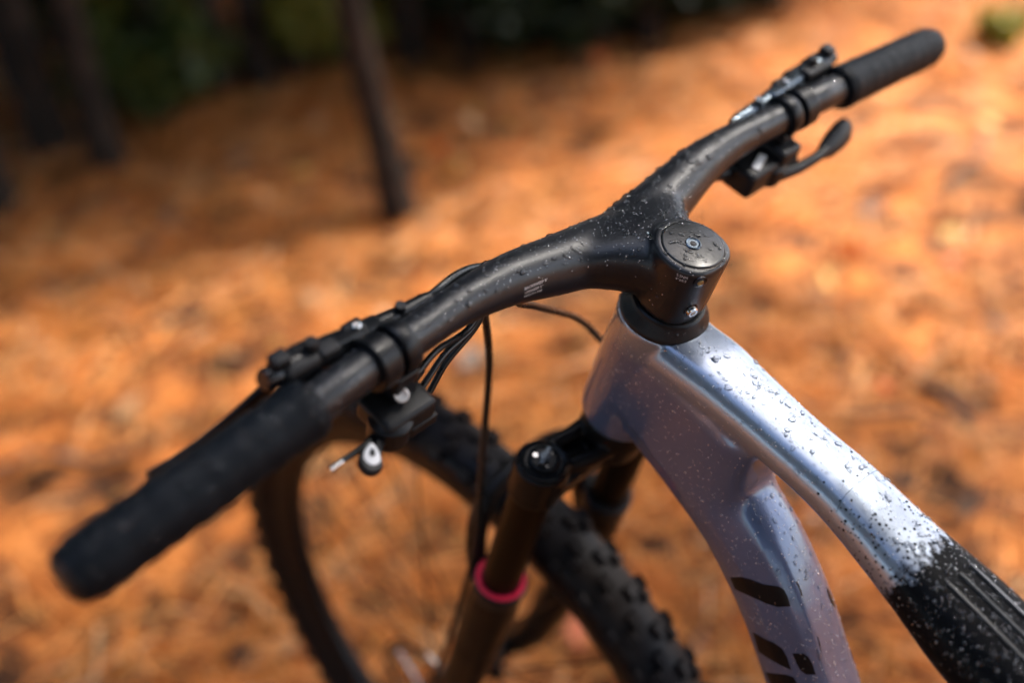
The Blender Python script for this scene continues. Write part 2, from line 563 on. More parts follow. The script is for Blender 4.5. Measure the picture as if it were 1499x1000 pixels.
def scatter_needles(count, x0, x1, y0, y1, seed):
    r = np.random.default_rng(seed)
    x = r.uniform(x0, x1, count); y = r.uniform(y0, y1, count)
    dens = 0.45 * patch(x, y, 5.5, 3) + 0.55 * patch(x, y, 16.0, 4)
    dens = np.clip((dens - 0.30) * 2.3, 0, 1)
    keep = r.random(count) < 0.02 + 1.15 * dens
    x, y = x[keep], y[keep]
    c = len(x)
    # needles lie in drifts: the main direction turns slowly over the ground
    a = 2.2 * np.sin(1.3 * x + 0.4) + 1.7 * np.cos(1.1 * y) + r.normal(0, 0.9, c)
    ln = r.uniform(0.06, 0.17, c); wd = r.uniform(0.0011, 0.0024, c)
    dx, dy = np.cos(a), np.sin(a)
    bend = r.normal(0, 0.25, c)
    lift = np.abs(r.normal(0, 0.012, c)) + 0.006 + 0.014 * dens[keep] * r.random(c)
    tip = np.abs(r.normal(0, 0.014, c))
    P = []
    for t in (-0.5, 0.0, 0.5):
        px = x + dx * ln * t - dy * bend * ln * (t * t)
        py = y + dy * ln * t + dx * bend * ln * (t * t)
        P.append(np.stack([px, py, ground_h(px, py) + lift + tip * (t + 0.5)], -1))
    sx = np.stack([-dy * wd, dx * wd, r.normal(0, 0.5, c) * wd], -1)
    q1 = np.stack([P[0] - sx, P[0] + sx, P[1] + sx, P[1] - sx], 1)
    q2 = np.stack([P[1] - sx, P[1] + sx, P[2] + sx * 0.6, P[2] - sx * 0.6], 1)
    pal = np.array([(0.76, 0.34, 0.100), (0.72, 0.275, 0.060), (0.60, 0.185, 0.032), (0.40, 0.13, 0.030), (0.80, 0.44, 0.18), (0.15, 0.065, 0.03), (0.74, 0.50, 0.28)])
    hue = np.clip(0.5 * patch(x, y, 3.0, 9) + 0.5 * patch(x, y, 12.0, 10), 0, 1)
    ch = np.where(r.random(c) < 0.75 * hue, r.choice(7, c, p=[.30, .30, .10, .04, .18, .02, .06]), r.choice(7, c, p=[.12, .22, .26, .20, .04, .14, .02]))
    tint = pal[ch] * r.uniform(0.75, 1.2, (c, 1))
    return np.concatenate([q1, q2]), np.concatenate([tint, tint])


V, T = scatter_needles(165000, -0.2, 6.0, -4.6, 2.2, 21)
litter = quads_object('pine_needle_litter', V, T, M_NEEDLE)
litter['kind'] = 'stuff'
litter['label'] = 'thick carpet of dry orange pine needles on the forest floor'
litter['category'] = 'pine needles'

# fallen leaves, mixed through the needles
r = np.random.default_rng(5)
c = 700
lx, ly = r.uniform(0.2, 5.0, c), r.uniform(-4.0, 1.2, c)
a = r.uniform(0, 6.28, c); L1 = r.uniform(0.015, 0.042, c); L2 = L1 * r.uniform(0.45, 0.8, c)
lz = ground_h(lx, ly) + r.uniform(0.02, 0.04, c)
ux = np.stack([np.cos(a) * L1, np.sin(a) * L1, r.normal(0, 0.3, c) * L1], -1)
uy = np.stack([-np.sin(a) * L2, np.cos(a) * L2, r.normal(0, 0.4, c) * L2], -1)
ctr = np.stack([lx, ly, lz], -1)
pal = np.array([(0.60, 0.12, 0.02), (0.66, 0.40, 0.08), (0.085, 0.045, 0.025), (0.62, 0.36, 0.18), (0.16, 0.17, 0.04)])
lv = quads_object('fallen_leaves', np.stack([ctr - ux, ctr + uy, ctr + ux, ctr - uy], 1), pal[r.choice(5, c, p=[.12, .07, .61, .20, .0])], M_LEAF)
lv['kind'] = 'stuff'
lv['label'] = 'small fallen brown, red and yellow leaves among the pine needles'
lv['category'] = 'leaves'

# ------------------------------------------------------------------ trees and shrubs
def leaf_cloud(centres, rad, count, size, pal, seed, flat=0.6, narrow=0.35, out=None):
    """count leaf quads per centre, spread through a ball of radius rad"""
    r = np.random.default_rng(seed)
    C = np.repeat(np.asarray(centres, float), count, 0)
    R = np.repeat(np.broadcast_to(np.asarray(rad, float), (len(centres),)), count)
    n = len(C)
    d = r.normal(0, 1, (n, 3)); d /= np.linalg.norm(d, axis=1)[:, None]
    p = C + d * (R * r.random(n) ** 0.45)[:, None] * np.array([1, 1, flat])
    t = d + r.normal(0, 0.6, (n, 3)); t /= np.linalg.norm(t, axis=1)[:, None]
    b = np.cross(t, r.normal(0, 1, (n, 3))); b /= np.linalg.norm(b, axis=1)[:, None]
    L = size * r.uniform(0.6, 1.3, n)[:, None]
    q = np.stack([p - t * L * 0.5, p + b * L * narrow * 0.5, p + t * L * 0.5, p - b * L * narrow * 0.5], 1)
    pal = np.asarray(pal)
    tint = pal[r.integers(0, len(pal), n)] * r.uniform(0.7, 1.25, (n, 1))
    return q, tint

PINE = [(0.030, 0.050, 0.014), (0.045, 0.068, 0.018), (0.060, 0.075, 0.020), (0.024, 0.040, 0.014)]
SHRUB = [(0.050, 0.085, 0.018), (0.085, 0.110, 0.022), (0.16, 0.15, 0.025), (0.035, 0.060, 0.016)]


def pine_protos(k):
    """trunk and crown of one pine, base at the origin: (trunk mesh, crown mesh)"""
    r = random.Random(100 + k)
    H = (7.5, 9.0, 8.2)[k]
    m = MB()
    pts = []
    ph = r.uniform(0, 6)
    for i in range(15):
        z = H * (i / 14) ** 1.15
        pts.append((0.03 * math.sin(z * 0.9 + ph) * min(1, z), 0.03 * math.cos(z * 0.7 + ph) * min(1, z) - 0.03 * math.cos(ph) * 0, z - 0.05))
    rad = [max(0.008, 0.048 * (1 - i / 15) ** 0.8 * (1.4 if i == 0 else 1.05 if i == 1 else 1)) for i in range(15)]
    m.tube(pts, rad, 12)
    # low dead stubs and living limbs
    cen, cr = [], []
    for i in range(34):
        z = (0.9 + 1.7 * i / 8) if i < 8 else 2.7 + (H - 3.0) * ((i - 8) / 26) ** 0.9
        a = i * 2.4 + r.uniform(-.4, .4)
        base = Vector((0.0, 0.0, z))
        if i < 8:
            ln = r.uniform(0.12, 0.45)
            m.tube([base, base + Vector((math.cos(a), math.sin(a), 0.1)) * ln * 0.6, base + Vector((math.cos(a), math.sin(a), -0.05)) * ln], [0.010, 0.006, 0.003], 6)
            continue
        ln = (1.55 * (1 - (z - 2.4) / (H - 1.6)) + 0.35) * r.uniform(0.8, 1.15)
        d = Vector((math.cos(a), math.sin(a), 0.18))
        end = base + d * ln
        m.tube([base, base + d * ln * 0.5 + Vector((0, 0, 0.05)), end], [0.020, 0.013, 0.005], 6)
        for t in (0.45, 0.7, 0.95):
            cen.append(base + d * ln * t + Vector((r.uniform(-.15, .15), r.uniform(-.15, .15), r.uniform(-.05, .12))))
            cr.append(0.24 + 0.20 * (1 - t) + 0.1 * r.random())
    return m, np.array([tuple(c) for c in cen]), np.array(cr)

pine_src = []


def copy_thing(root, parts, loc, rz, sc, label, group, name):
    e = top(name, label, root['category'], loc, group)
    e.rotation_euler = (0, 0, rz)
    e.scale = (sc, sc, sc)
    for p in parts:
        c = p.copy()
        COL.objects.link(c)
        c.parent = e
    return e


def add_pine(k, loc, rz, sc, label, group, lean=(0, 0)):
    if k not in [p[0] for p in pine_src]:
        e = top('pine_tree', label, 'tree', loc, group)
        e.rotation_euler = (lean[0], lean[1], rz)
        e.scale = (sc, sc, sc)
        m, cen, cr = pine_protos(k)
        t = m.build('trunk', M_BARK, e)
        q, ti = leaf_cloud(cen, cr, 62, 0.24, PINE, 40 + k, flat=0.75, narrow=0.16)
        cobj = quads_object('crown', q, ti, M_LEAF, e)
        pine_src.append((k, e, [t, cobj]))
        return e
    src = [p for p in pine_src if p[0] == k][0]
    e = copy_thing(src[1], src[2], loc, rz, sc, label, group, 'pine_tree')
    e.rotation_euler = (lean[0], lean[1], rz)
    return e

# trunks whose feet show in the photograph: pixel of the foot, scale, label
view_trunks = [
    (592, 338, 0.86, 0, 'slim dark pine trunk standing alone out on the sunlit pine needles'),
    (76, 212, 1.15, 1, 'thick dark pine trunk at the shaded edge, beside a thinner one'),
    (157, 243, 0.95, 2, 'thinner dark pine trunk standing just in front of a thick one'),
    (2, 325, 1.05, 0, 'dark pine trunk growing ahead of the shaded edge, nearest the front tyre'),
    (322, 132, 0.95, 1, 'dark pine trunk left of a close pair at the edge of the wood'),
    (384, 122, 0.90, 2, 'slender trunk of the close pair at the edge of the wood'),
    (604, 92, 0.95, 0, 'dark trunk at the wood edge directly behind the lone trunk'),
    (800, 58, 1.0, 1, 'dark trunk at the wood edge between the lone trunk and the handlebar'),
    (948, 62, 0.85, 2, 'dark trunk at the wood edge above the stem'),
    (246, 142, 0.80, 2, 'thin dark trunk beside the yellow green shrub'),
    (432, 108, 0.78, 0, 'thin dark trunk beside the pale yellow bush'),
    (512, 96, 0.95, 1, 'dark trunk at the wood edge just left of the lone trunk'),
    (690, 84, 0.85, 2, 'thin dark trunk at the wood edge right of the lone trunk'),
    (880, 66, 0.95, 0, 'dark trunk in the low undergrowth left of the one above the stem'),
    (1040, 36, 0.85, 1, 'thin dark trunk in the undergrowth right of the one above the stem'),
    (1128, 18, 1.2, 0, 'thick dark trunk at the wood edge beyond the far brake lever'),
]
for i, (px, py, sc, k, lab) in enumerate(view_trunks):
    p = ground_at(px, py)
    p.z = float(ground_h(p.x, p.y)) - 0.01
    add_pine(k, p, i * 1.7 if i else 0.0, sc, lab, 'pines at the edge of the clearing', (-.055, .044) if i == 0 else (0, 0))
# the wood behind: fills the dark background and shades the far part of the clearing
r = random.Random(77)
deep = []
for gx_ in range(9):
    for gy_ in range(12):
        x = 3.9 + gx_ * 1.25 + r.uniform(-.4, .4)
        y = 2.6 - gy_ * 1.15 + r.uniform(-.4, .4)
        if y < -6.0 and x < 5.5: continue
        if gx_ > 4 and (gx_ + gy_) % 2: continue
        deep.append((x, y))
for i, (x, y) in enumerate(deep):
    z = float(ground_h(x, y)) - 0.01
    add_pine(i % 3, (x, y, z), i * 2.1, r.uniform(0.9, 1.2), 'dark pine deep in the shaded wood behind the clearing', 'pines in the wood behind')

# the wood goes on round the clearing, beside and behind the camera; the sunny side is open
r = random.Random(78)
for i in range(64):
    a = math.radians(r.uniform(18, 200))
    d = r.uniform(4.6, 10.5)
    x, y = -0.4 + d * math.cos(a), 0.2 + d * math.sin(a)
    add_pine(i % 3, (x, y, float(ground_h(x, y)) - 0.01), i * 1.3, r.uniform(0.85, 1.2), 'dark pine standing round the clearing behind the bike', 'pines round the clearing')

# unseen pines on the sunny side: crowns shade the bike; those by the rear wheel are added to cut ground bounce
for x, y, sc, k, lab in ((-0.98, -2.95, 0.92, 0, 'pine on the sunny side whose crown shades the bicycle'),
                         (-1.95, -3.55, 1.05, 2, 'taller pine on the sunny side, standing behind the one that shades the bicycle'),
                         (-2.35, -2.10, 1.0, 1, 'unseen pine added level with the rear wheel to shade the ground'),
                         (-3.05, -1.00, 1.0, 0, 'unseen pine added behind the rear wheel on the sunny side to shade the ground'),
                         (-2.60, 0.90, 0.95, 2, 'unseen pine added behind the rear wheel on the shaded side to shade the ground')):
    add_pine(k, (x, y, float(ground_h(x, y)) - 0.01), 0.7 + x, sc, lab, 'pines on the sunny side')
for i, (x, y, sc) in enumerate(((2.65, -4.4, 1.0), (3.45, -4.8, 1.1), (2.9, -5.6, 1.1), (4.1, -4.1, 1.0), (2.35, -5.9, 1.05), (3.6, -6.4, 1.1), (1.95, -4.25, 0.75), (2.35, -3.65, 0.8))):
    add_pine(i % 3, (x, y, float(ground_h(x, y)) - 0.01), 1.9 * i, sc, 'unseen pine added beyond the far grip so its crown shades the edge of the wood', 'pines beyond the far grip')  # unseen pines added to cast shade on the far edge of the clearing


def add_shrub(loc, hgt, wid, pal, seed, label, group, n=16, leaves=110, size=0.055):
    r = random.Random(seed)
    e = top('shrub', label, 'shrub', loc, group)
    m = MB()
    cen, cr = [], []
    for i in range(n):
        a = i * 2.4; d = wid * (i / n) ** 0.6
        end = Vector((math.cos(a) * d, math.sin(a) * d, hgt * r.uniform(0.45, 1.0)))
        m.tube([(0.02 * math.cos(a), 0.02 * math.sin(a), -0.03), end * 0.5 + Vector((0, 0, hgt * 0.12)), end], [0.008, 0.006, 0.003], 5)
        cen.append(tuple(end)); cr.append(wid * r.uniform(0.22, 0.42))
        cen.append(tuple(end * 0.7)); cr.append(wid * 0.3)
    m.build('stem', M_STEM, e)
    q, t = leaf_cloud(cen, cr, leaves, size, pal, seed, flat=0.9, narrow=0.5)
    quads_object('foliage', q, t, M_LEAF, e)
    return e

YEL = [(0.30, 0.26, 0.035), (0.20, 0.20, 0.035), (0.12, 0.14, 0.025), (0.36, 0.30, 0.05)]
DRK = [(0.022, 0.036, 0.012), (0.035, 0.052, 0.016), (0.018, 0.028, 0.012)]
shr = [
    (95, 80, 0.75, 0.42, SHRUB, 'green leafy shrub between the two front dark trunks'),
    (228, 165, 0.38, 0.26, SHRUB, 'low green shrub right of the thinner dark trunk'),
    (212, 125, 0.55, 0.20, YEL, 'yellow green shrub right of the thinner dark trunk'),
    (250, 60, 0.85, 0.55, DRK, 'tall dark shrub behind the yellow green one'),
    (472, 92, 0.30, 0.26, YEL, 'pale yellow bush left of the lone trunk'),
    (420, 60, 0.70, 0.40, SHRUB, 'green shrub behind the pale yellow bush'),
    (560, 40, 0.7, 0.5, DRK, 'dark shrub behind the lone trunk'),
    (640, 35, 0.55, 0.30, SHRUB, 'green shrub right of the lone trunk at the wood edge'),
    (30, 90, 0.9, 0.5, DRK, 'dark shrub behind the thick front trunk'),
    (770, 72, 0.30, 0.28, DRK, 'low dark undergrowth clump between two trunks above the handlebar'),
    (855, 62, 0.30, 0.28, DRK, 'dark undergrowth clump left of the trunk above the stem'),
    (915, 48, 0.34, 0.26, DRK, 'dark undergrowth clump touching the trunk above the stem'),
    (1010, 36, 0.34, 0.28, DRK, 'dark undergrowth clump right of the trunk above the stem'),
    (1090, 16, 0.40, 0.30, DRK, 'dark undergrowth clump beside the thick trunk beyond the far brake lever'),
    (740, 15, 0.6, 0.5, DRK, 'dark shrub at the wood edge left of the stem'),
    (880, 5, 0.6, 0.5, DRK, 'dark shrub at the wood edge above the stem'),
    (1050, -5, 0.6, 0.5, DRK, 'dark shrub at the wood edge left of the far brake lever'),
    (1462, 62, 0.15, 0.09, YEL, 'small yellow green bush beyond the far grip'),
]
for i, (px, py, hg, wd, pal, lab) in enumerate(shr):
    p = ground_at(px, py)
    p.z = float(ground_h(p.x, p.y)) - 0.01
    add_shrub(p, hg, wd, pal, 300 + i, lab, 'undergrowth along the wood edge', leaves=110 if hg > 0.16 else 16)

# dead twigs on the needles
tw = [(150, 470, 0.5, 0.3), (285, 300, 0.7, 2.2), (60, 690, 0.35, 1.0), (1330, 560, 0.6, 2.7), (1290, 620, 0.3, 0.4),
      (1420, 250, 0.5, 1.9), (560, 760, 0.3, 2.0), (220, 500, 0.25, 1.2), (840, 180, 0.45, 0.2), (1480, 430, 0.4, 1.4)]
TWIG_LAB = ['thin dead twig on the needles between the near grip and the lone trunk', 'long dead twig near the foot of the thinner dark trunk', 'short dead twig beside the outer end of the near grip',
            'long dead twig on the needles beyond the top tube', 'short dead twig lying just below a longer one beyond the top tube', 'dead twig on the needles below the far grip',
            'short dead twig seen between the front tyre and the fork leg', 'very short dead twig behind the near brake lever', 'dead twig on the needles behind the far half of the handlebar',
            'dead twig lying farthest from the head tube on the sunny side']
for i, (px, py, ln, a) in enumerate(tw):
    p = ground_at(px, py)
    pts = []
    for t in np.linspace(-.5, .5, 7):
        x = p.x + math.cos(a) * ln * t + 0.02 * math.sin(9 * t + i); y = p.y + math.sin(a) * ln * t + 0.02 * math.cos(7 * t + i)
        pts.append((x, y, float(ground_h(x, y)) + 0.022))
    t_ = MB().tube(pts, [0.008, 0.008, 0.007, 0.007, 0.006, 0.005, 0.003], 7)
    o = t_.build('twig', M_TWIG)
    o['label'] = TWIG_LAB[i]
    o['category'] = 'twig'
    o['group'] = 'dead twigs on the needles'

# ------------------------------------------------------------------ the bicycle
bike = top('mountain_bike', 'silver, lilac and black mountain bike beaded with rain, front wheel and handlebar in view', 'bicycle')

# --- frame: head tube, top tube, down tube grown together
fr = MB()
def tt_sec(x, zt, W, sl=18.0, H=None):
    H = H or 1.25 * W
    base = [(0, .06), (.40, .045), (.70, .0), (.90, -.17), (.985, -.36), (1.0, -.50), (.93, -.72), (.62, -.95), (.3, -1.0), (0, -1.0)]
    pts = [(y * W, z * H) for y, z in base] + [(-y * W, z * H) for y, z in reversed(base[1:-1])]
    sn, cs = math.sin(math.radians(sl)), math.cos(math.radians(sl))
    return [F(x - sn * z, y, zt + z * cs) for y, z in pts]
TT = [(.046, -.070, .0130), (.034, -.0615, .0215), (0.012, -.0605, .0262), (-.02, -.0672, .0268), (-.04, -.0749, .0252), (-.06, -.0828, .0238), (-.08, -.0908, .0229), (-.10, -.0980, .0227),
      (-.12, -.1050, .0235), (-.14, -.1143, .0247), (-.16, -.1245, .0264), (-.18, -.1338, .0288), (-.20, -.1430, .0318), (-.22, -.1525, .0340),
      (-.26, -.171, .0350), (-.32, -.196, .0340), (-.40, -.226, .0310), (-.48, -.255, .0270), (-.53, -.272, .0240)]
TTs = catmull(TT, 4)
fr.loft([tt_sec(*t) for t in TTs])
# head tube
rings = []
for h, rr, ff in ((-.0575, .0296, 0), (-.062, .0300, .000), (-.09, .0285, .002), (-.12, .0275, .004), (-.15, .0278, .004), (-.163, .0280, .003), (-.168, .0265, .002)):
    rings.append([CAP0 + AX_U * h + _s0 * (rr * math.cos(a) + (ff if math.cos(a) > 0 else 0) * math.cos(a)) + _l0 * rr * math.sin(a) for a in [2 * math.pi * k / 40 for k in range(40)]])
fr.loft(rings)
# down tube
DT = [(.040, -.118, .024, .034), (.012, -.135, .0255, .034), (-.018, -.156, .0265, .032), (-.052, -.186, .027, .0295), (-.0835, -.231, .0275, .028),
      (-.109, -.285, .0275, .0275), (-.150, -.362, .0275, .0275), (-.225, -.465, .028, .028), (-.33, -.585, .029, .029), (-.405, -.660, .030, .030)]
DTs = catmull(DT, 5)
rings = []
for i, d in enumerate(DTs):
    a, b = DTs[max(0, i - 1)], DTs[min(len(DTs) - 1, i + 1)]
    t = Vector((b[0] - a[0], 0, b[1] - a[1])).normalized()
    nn = Vector((-t.z, 0, t.x))
    if nn.x > 0: nn = -nn                 # towards the inside of the main triangle
    W, Hh = d[2], d[3]
    sec = [(0, 1.0), (.45, .97), (.72, .80), (.90, .38), (1.0, .10), (.97, -.30), (.88, -.68), (.60, -.95), (0, -1.0)]
    pl = [(y, z) for y, z in sec] + [(-y, z) for y, z in reversed(sec[1:-1])]
    rings.append([F(d[0], 0, d[1]) + nn * (z * Hh) + Vector((0, y * W, 0)) for y, z in pl])
fr.loft(rings)
# web that closes the corner behind the head tube
web = [(.040, -.080), (.0, -.080), (-.045, -.098), (-.066, -.110), (-.0640, -.122), (-.0600, -.138), (-.056, -.156), (-.042, -.176), (.005, -.156), (.045, -.128)]
def shrink(k, tp): return [((x + (-.008 - x) * k) + (tp * min(1, max(0, (-.03 - x) / .035))), z + (-.128 - z) * k) for x, z in web]
fr.loft([[F(x, sgn * y, z) for x, z in shrink(k, tp)] for sgn, y, k, tp in ((-1, .0262, .08, .020), (-1, .0245, .03, .010), (-1, .019, 0, 0), (1, .019, 0, 0), (1, .0245, .03, .010), (1, .0262, .08, .020))])
# seat tube and bottom bracket shell
fr.tube([F(-.405, 0, -.665), F(-.47, 0, -.44), F(-.527, 0, -.245)], [.026, .022, .019], 24)
fr.lathe([(-.046, .025), (-.044, .0265), (.044, .0265), (.046, .025)], F(-.405, 0, -.668), (0, 1, 0), 32)
def soften(me, weight, iters):
    """relax the vertices where weight (per vertex, 0..1) asks for it"""
    nv = len(me.vertices)
    co = np.empty(nv * 3, np.float32); me.vertices.foreach_get('co', co); co = co.reshape(-1, 3).astype(float)
    ed = np.empty(len(me.edges) * 2, np.int32); me.edges.foreach_get('vertices', ed); ed = ed.reshape(-1, 2)
    w = weight(co)
    act = (w[ed[:, 0]] > 0) | (w[ed[:, 1]] > 0)
    ed = ed[act]
    deg = np.bincount(ed.ravel(), minlength=nv).astype(float)
    deg[deg == 0] = 1
    for _ in range(iters):
        acc = np.zeros_like(co)
        np.add.at(acc, ed[:, 0], co[ed[:, 1]]); np.add.at(acc, ed[:, 1], co[ed[:, 0]])
        co += (acc / deg[:, None] - co) * (0.5 * w)[:, None]
    me.vertices.foreach_set('co', co.astype(np.float32).ravel())
    me.update()

frame = fr.build('frame', M_FRAME, bike, remesh=0.0015, smooth_it=24, label='pale silver lilac frame front fading into black along the top tube')
def w_web(c):
    d = np.sqrt(((c[:, 0] + .056) / .034) ** 2 + ((c[:, 2] - CAPZ + .150) / .040) ** 2)
    return np.clip(1.6 * (1 - d), 0, 1)
soften(frame.data, w_web, 90)
FB = bvh_of(frame)
# rear stays
st = MB()
for sg in (1, -1):
    st.tube([F(-.425, .03 * sg, -.668), F(-.60, .048 * sg, -.652), F(-.835, .068 * sg, -.626)], [.014, .010, .009], 12)
    st.tube([F(-.525, .020 * sg, -.30), F(-.60, .046 * sg, -.36), F(-.835, .068 * sg, -.618)], [.010, .009, .009], 12)
st.build('rear_stay', M_DECAL, bike)

# headset cover
MB().lathe([(-.0592, .020), (-.0590, .0288), (-.0565, .0293), (-.0545, .0286), (-.0500, .0246), (-.0470, .0238), (-.0462, .0225), (-.0462, .018)],
           CAP0, AX_U, 56).build('headset_cover', M_PLASTIC, frame, angle=30)

# --- one-piece handlebar and stem
hb = MB()
K = [0, .05, .09, .13, .17, .21, .24, .385]
KS = [.0470, .0531, .0586, .0591, .0555, .0524, .0494, .0420]
KH = [-.0370, -.0308, -.0250, -.0206, -.0182, -.0157, -.0148, -.0218]
KR = [.0218, .0192, .0158, .0127, .0114, .0115, .0116, .0111]
def bar_at(l):
    l_ = abs(l)
    sg = 1 if l >= 0 else -1
    return S(float(np.interp(l_, BL, BS)), l, float(np.interp(l_, BL, BH)))
_c = np.array(catmull(list(zip(K, KS, KH, KR)), 8))
BL, BS, BH, BR = _c[:, 0], _c[:, 1], _c[:, 2], _c[:, 3]
ls = np.concatenate([-BL[::-1], BL[1:]])
hb.tube([bar_at(l) for l in ls], [float(np.interp(abs(l), BL, BR)) for l in ls], 40)
# stem: steerer clamp and the arms that fan out to the bar
def rrect(h, sf, sb, wl):
    """clamp outline at height h: round in front, flattened behind"""
    out = []
    for k in range(48):
        a = 2 * math.pi * k / 48
        ca, sa = math.cos(a), math.sin(a)
        e = 2.6
        q = (abs(ca) ** e + abs(sa) ** e) ** (-1 / e) if ca < 0 else 1.0
        out.append(S((sf if ca > 0 else sb) * ca * q, wl * sa * q, h))
    return out
hb.loft([rrect(-.0470, .0225, .0205, .0218), rrect(-.040, .0235, .0212, .0228), rrect(-.015, .0240, .0218, .0232), rrect(-.001, .0240, .0225, .0236), rrect(.0012, .0238, .0220, .0233)])
wing = []
for s_, w_, tp_, bt_ in ((-.006, .0210, -.0015, -.0445), (.004, .0242, -.0002, -.0460), (.013, .0280, -.0004, -.0470), (.023, .0355, -.0018, -.0505), (.033, .0460, -.0045, -.0545),
                         (.042, .0570, -.0085, -.0570), (.051, .0640, -.0125, -.0560), (.060, .0580, -.0190, -.0520)):
    ring = []
    for k in range(56):
        a = 2 * math.pi * k / 56
        ca, sa = math.cos(a), math.sin(a)
        e = 2.4
        q = (abs(ca) ** e + abs(sa) ** e) ** (-1 / e)
        l_ = w_ * ca * q
        dz = 0.10 * max(0.0, abs(l_) - .02)            # the wings rise towards the bar ends
        ring.append(S(s_, l_, (tp_ + bt_) / 2 + (tp_ - bt_) / 2 * sa * q * (1 - .16 * (abs(l_) / .06) ** 2) + dz))
    wing.append(ring)
hb.loft(wing)
handlebar = hb.build('handlebar', M_CARBON, bike, remesh=0.0011, smooth_it=46, label='matte black one-piece handlebar and stem wet with drops')
def w_wing(c):
    d = c - np.array(S(.046, 0, -.030))
    l = np.abs(d @ np.array(AX_L)); sg = d @ np.array(AX_S)
    return np.clip(1.5 * (1 - np.abs(l - .048) / .040), 0, 1) * np.clip((sg + .030) / .01, 0, 1)
soften(handlebar.data, w_wing, 60)
HB = bvh_of(handlebar)

# top cap, its bolt, clamp bolts
MB().lathe([(-.004, .0195), (.0014, .0195), (.0020, .0191), (.0022, .0183), (.0024, .0)], CAP0, AX_U, 64, cap=False).build('top_cap', M_CAP, handlebar, angle=50)
gap = MB().lathe([(-.003, .0192), (.0012, .0193), (.0011, .0205), (-.003, .0208)], CAP0, AX_U, 64, cap=False).build('cap_seat', M_GLOSS, handlebar)
cb = MB().lathe([(.0018, .0050), (.0029, .0049), (.0032, .0044), (.0027, .0036), (.0027, .0021), (.0017, .0020), (.0017, .0)], CAP0, AX_U, 40, cap=False).build('cap_bolt', M_ALLOY, handlebar, angle=30)
MB().lathe([(.0016, .0022), (.00285, .0022), (.0029, 0.0)], CAP0, AX_U, 6, cap=False).build('hex_socket', M_GLOSS, handlebar, angle=10)

def on_surface(bvh, px, py):
    hit = bvh.ray_cast(CAM, pix_ray(px, py))
    return hit[0], hit[1]

for px, py, mt, proud in ((1025, 413, M_BRASS, -0.0002), (1011, 454, M_STEEL, 0.0012)):
    p, nr = on_surface(HB, px, py)
    if p is None: continue
    if proud < 0:
        MB().lathe([(-.001, .0045), (.00035, .0045), (.0006, .0040), (.0005, .0)], p, nr, 28, cap=False).build('bolt_hole', M_GLOSS, handlebar)
        MB().lathe([(0, .0021), (.0009, .0020), (.0011, .0012), (.0006, .0011), (.0006, 0)], p, nr, 20, cap=False).build('clamp_bolt', mt, handlebar)
    else:
        MB().lathe([(-.001, .0048), (.0003, .0048), (.0005, .0044), (.0005, .0)], p, nr, 28, cap=False).build('bolt_hole', M_GLOSS, handlebar)
        MB().lathe([(0, .0037), (.0022, .0037), (.0029, .0031), (.0029, .0018), (.0015, .0016), (.0015, 0)], p, nr, 24, cap=False).build('clamp_bolt', mt, handlebar, angle=25)

# clamp slot down the back of the stem
sl = []
for h in np.linspace(-.002, -.044, 14):
    o = S(-.06, -.004, h)
    hit = HB.ray_cast(o, AX_S)
    if hit[0] is not None: sl.append((hit[0], hit[1]))
m = MB()
m.loft([[p + AX_L * .0006 + nr * .00012, p - AX_L * .0006 + nr * .00012, p - AX_L * .0006 - nr * .002, p + AX_L * .0006 - nr * .002] for p, nr in sl])
m.build('clamp_slot', M_GLOSS, handlebar, smooth=False)


def lettering(lines, bvh, p0, p1, size, gap, parent, name='lettering', offset=0.00012, material=M_WHITE):
    """flat print laid onto a surface: p0 -> p1 are the pixels of the first line's base"""
    o, n0 = on_surface(bvh, *p0)
    e, _ = on_surface(bvh, *p1)
    t = (e - o).normalized()
    b = n0.cross(t).normalized()
    if b.z < 0: b = -b
    for i, tx in enumerate(lines):
        cu = bpy.data.curves.new('text', 'FONT')
        cu.body = tx
        cu.size = size
        cu.resolution_u = 3
        ob = bpy.data.objects.new('text', cu)
        COL.objects.link(ob)
        dg = bpy.context.evaluated_depsgraph_get()
        me = bpy.data.meshes.new_from_object(ob.evaluated_get(dg))
        bpy.data.objects.remove(ob)
        for v in me.vertices:
            p = o + t * v.co.x + b * (v.co.y - i * gap)
            loc, nr, _, _ = bvh.find_nearest(p)
            v.co = loc + nr * offset
        me.materials.clear()
        me.materials.append(material)
        lo = bpy.data.objects.new(name, me)
        COL.objects.link(lo)
        lo.parent = parent

lettering(['BACKSWEEP 9\u00b0', 'UPSWEEP 5\u00b0', 'WIDTH 740'], HB, (768, 425), (797, 413), 0.00255, 0.0029, handlebar)
lettering(['5.5NM', '4\u00b0\u00b10.5'], HB, (990, 403), (1006, 409), 0.0025, 0.0028, handlebar)

# --- grips
for sg, nm in ((1, ''), (-1, '')):
    path = [bar_at(sg * l) for l in np.linspace(.244, .381, 30)]
    rad = []
    for i, l in enumerate(np.linspace(0, 1, 30)):
        rr = .0160 + .0004 * math.sin(i * 2.1)
        if i == 0: rr = .0150
        if i == 1: rr = .0168
        if i == 2: rr = .0166
        if i >= 28: rr = .0156 - .0010 * (i - 27)
        rad.append(rr)
    gobj = MB().tube(path, rad, 40).build('grip', M_GRIP, bike, angle=60)
    d = (path[-1] - path[-2]).normalized()
    MB().lathe([(-.002, .0130), (.0012, .0128), (.0022, .0112), (.0024, 0)], path[-1], d, 36, cap=False).build('end_plug', M_PLASTIC, gobj)

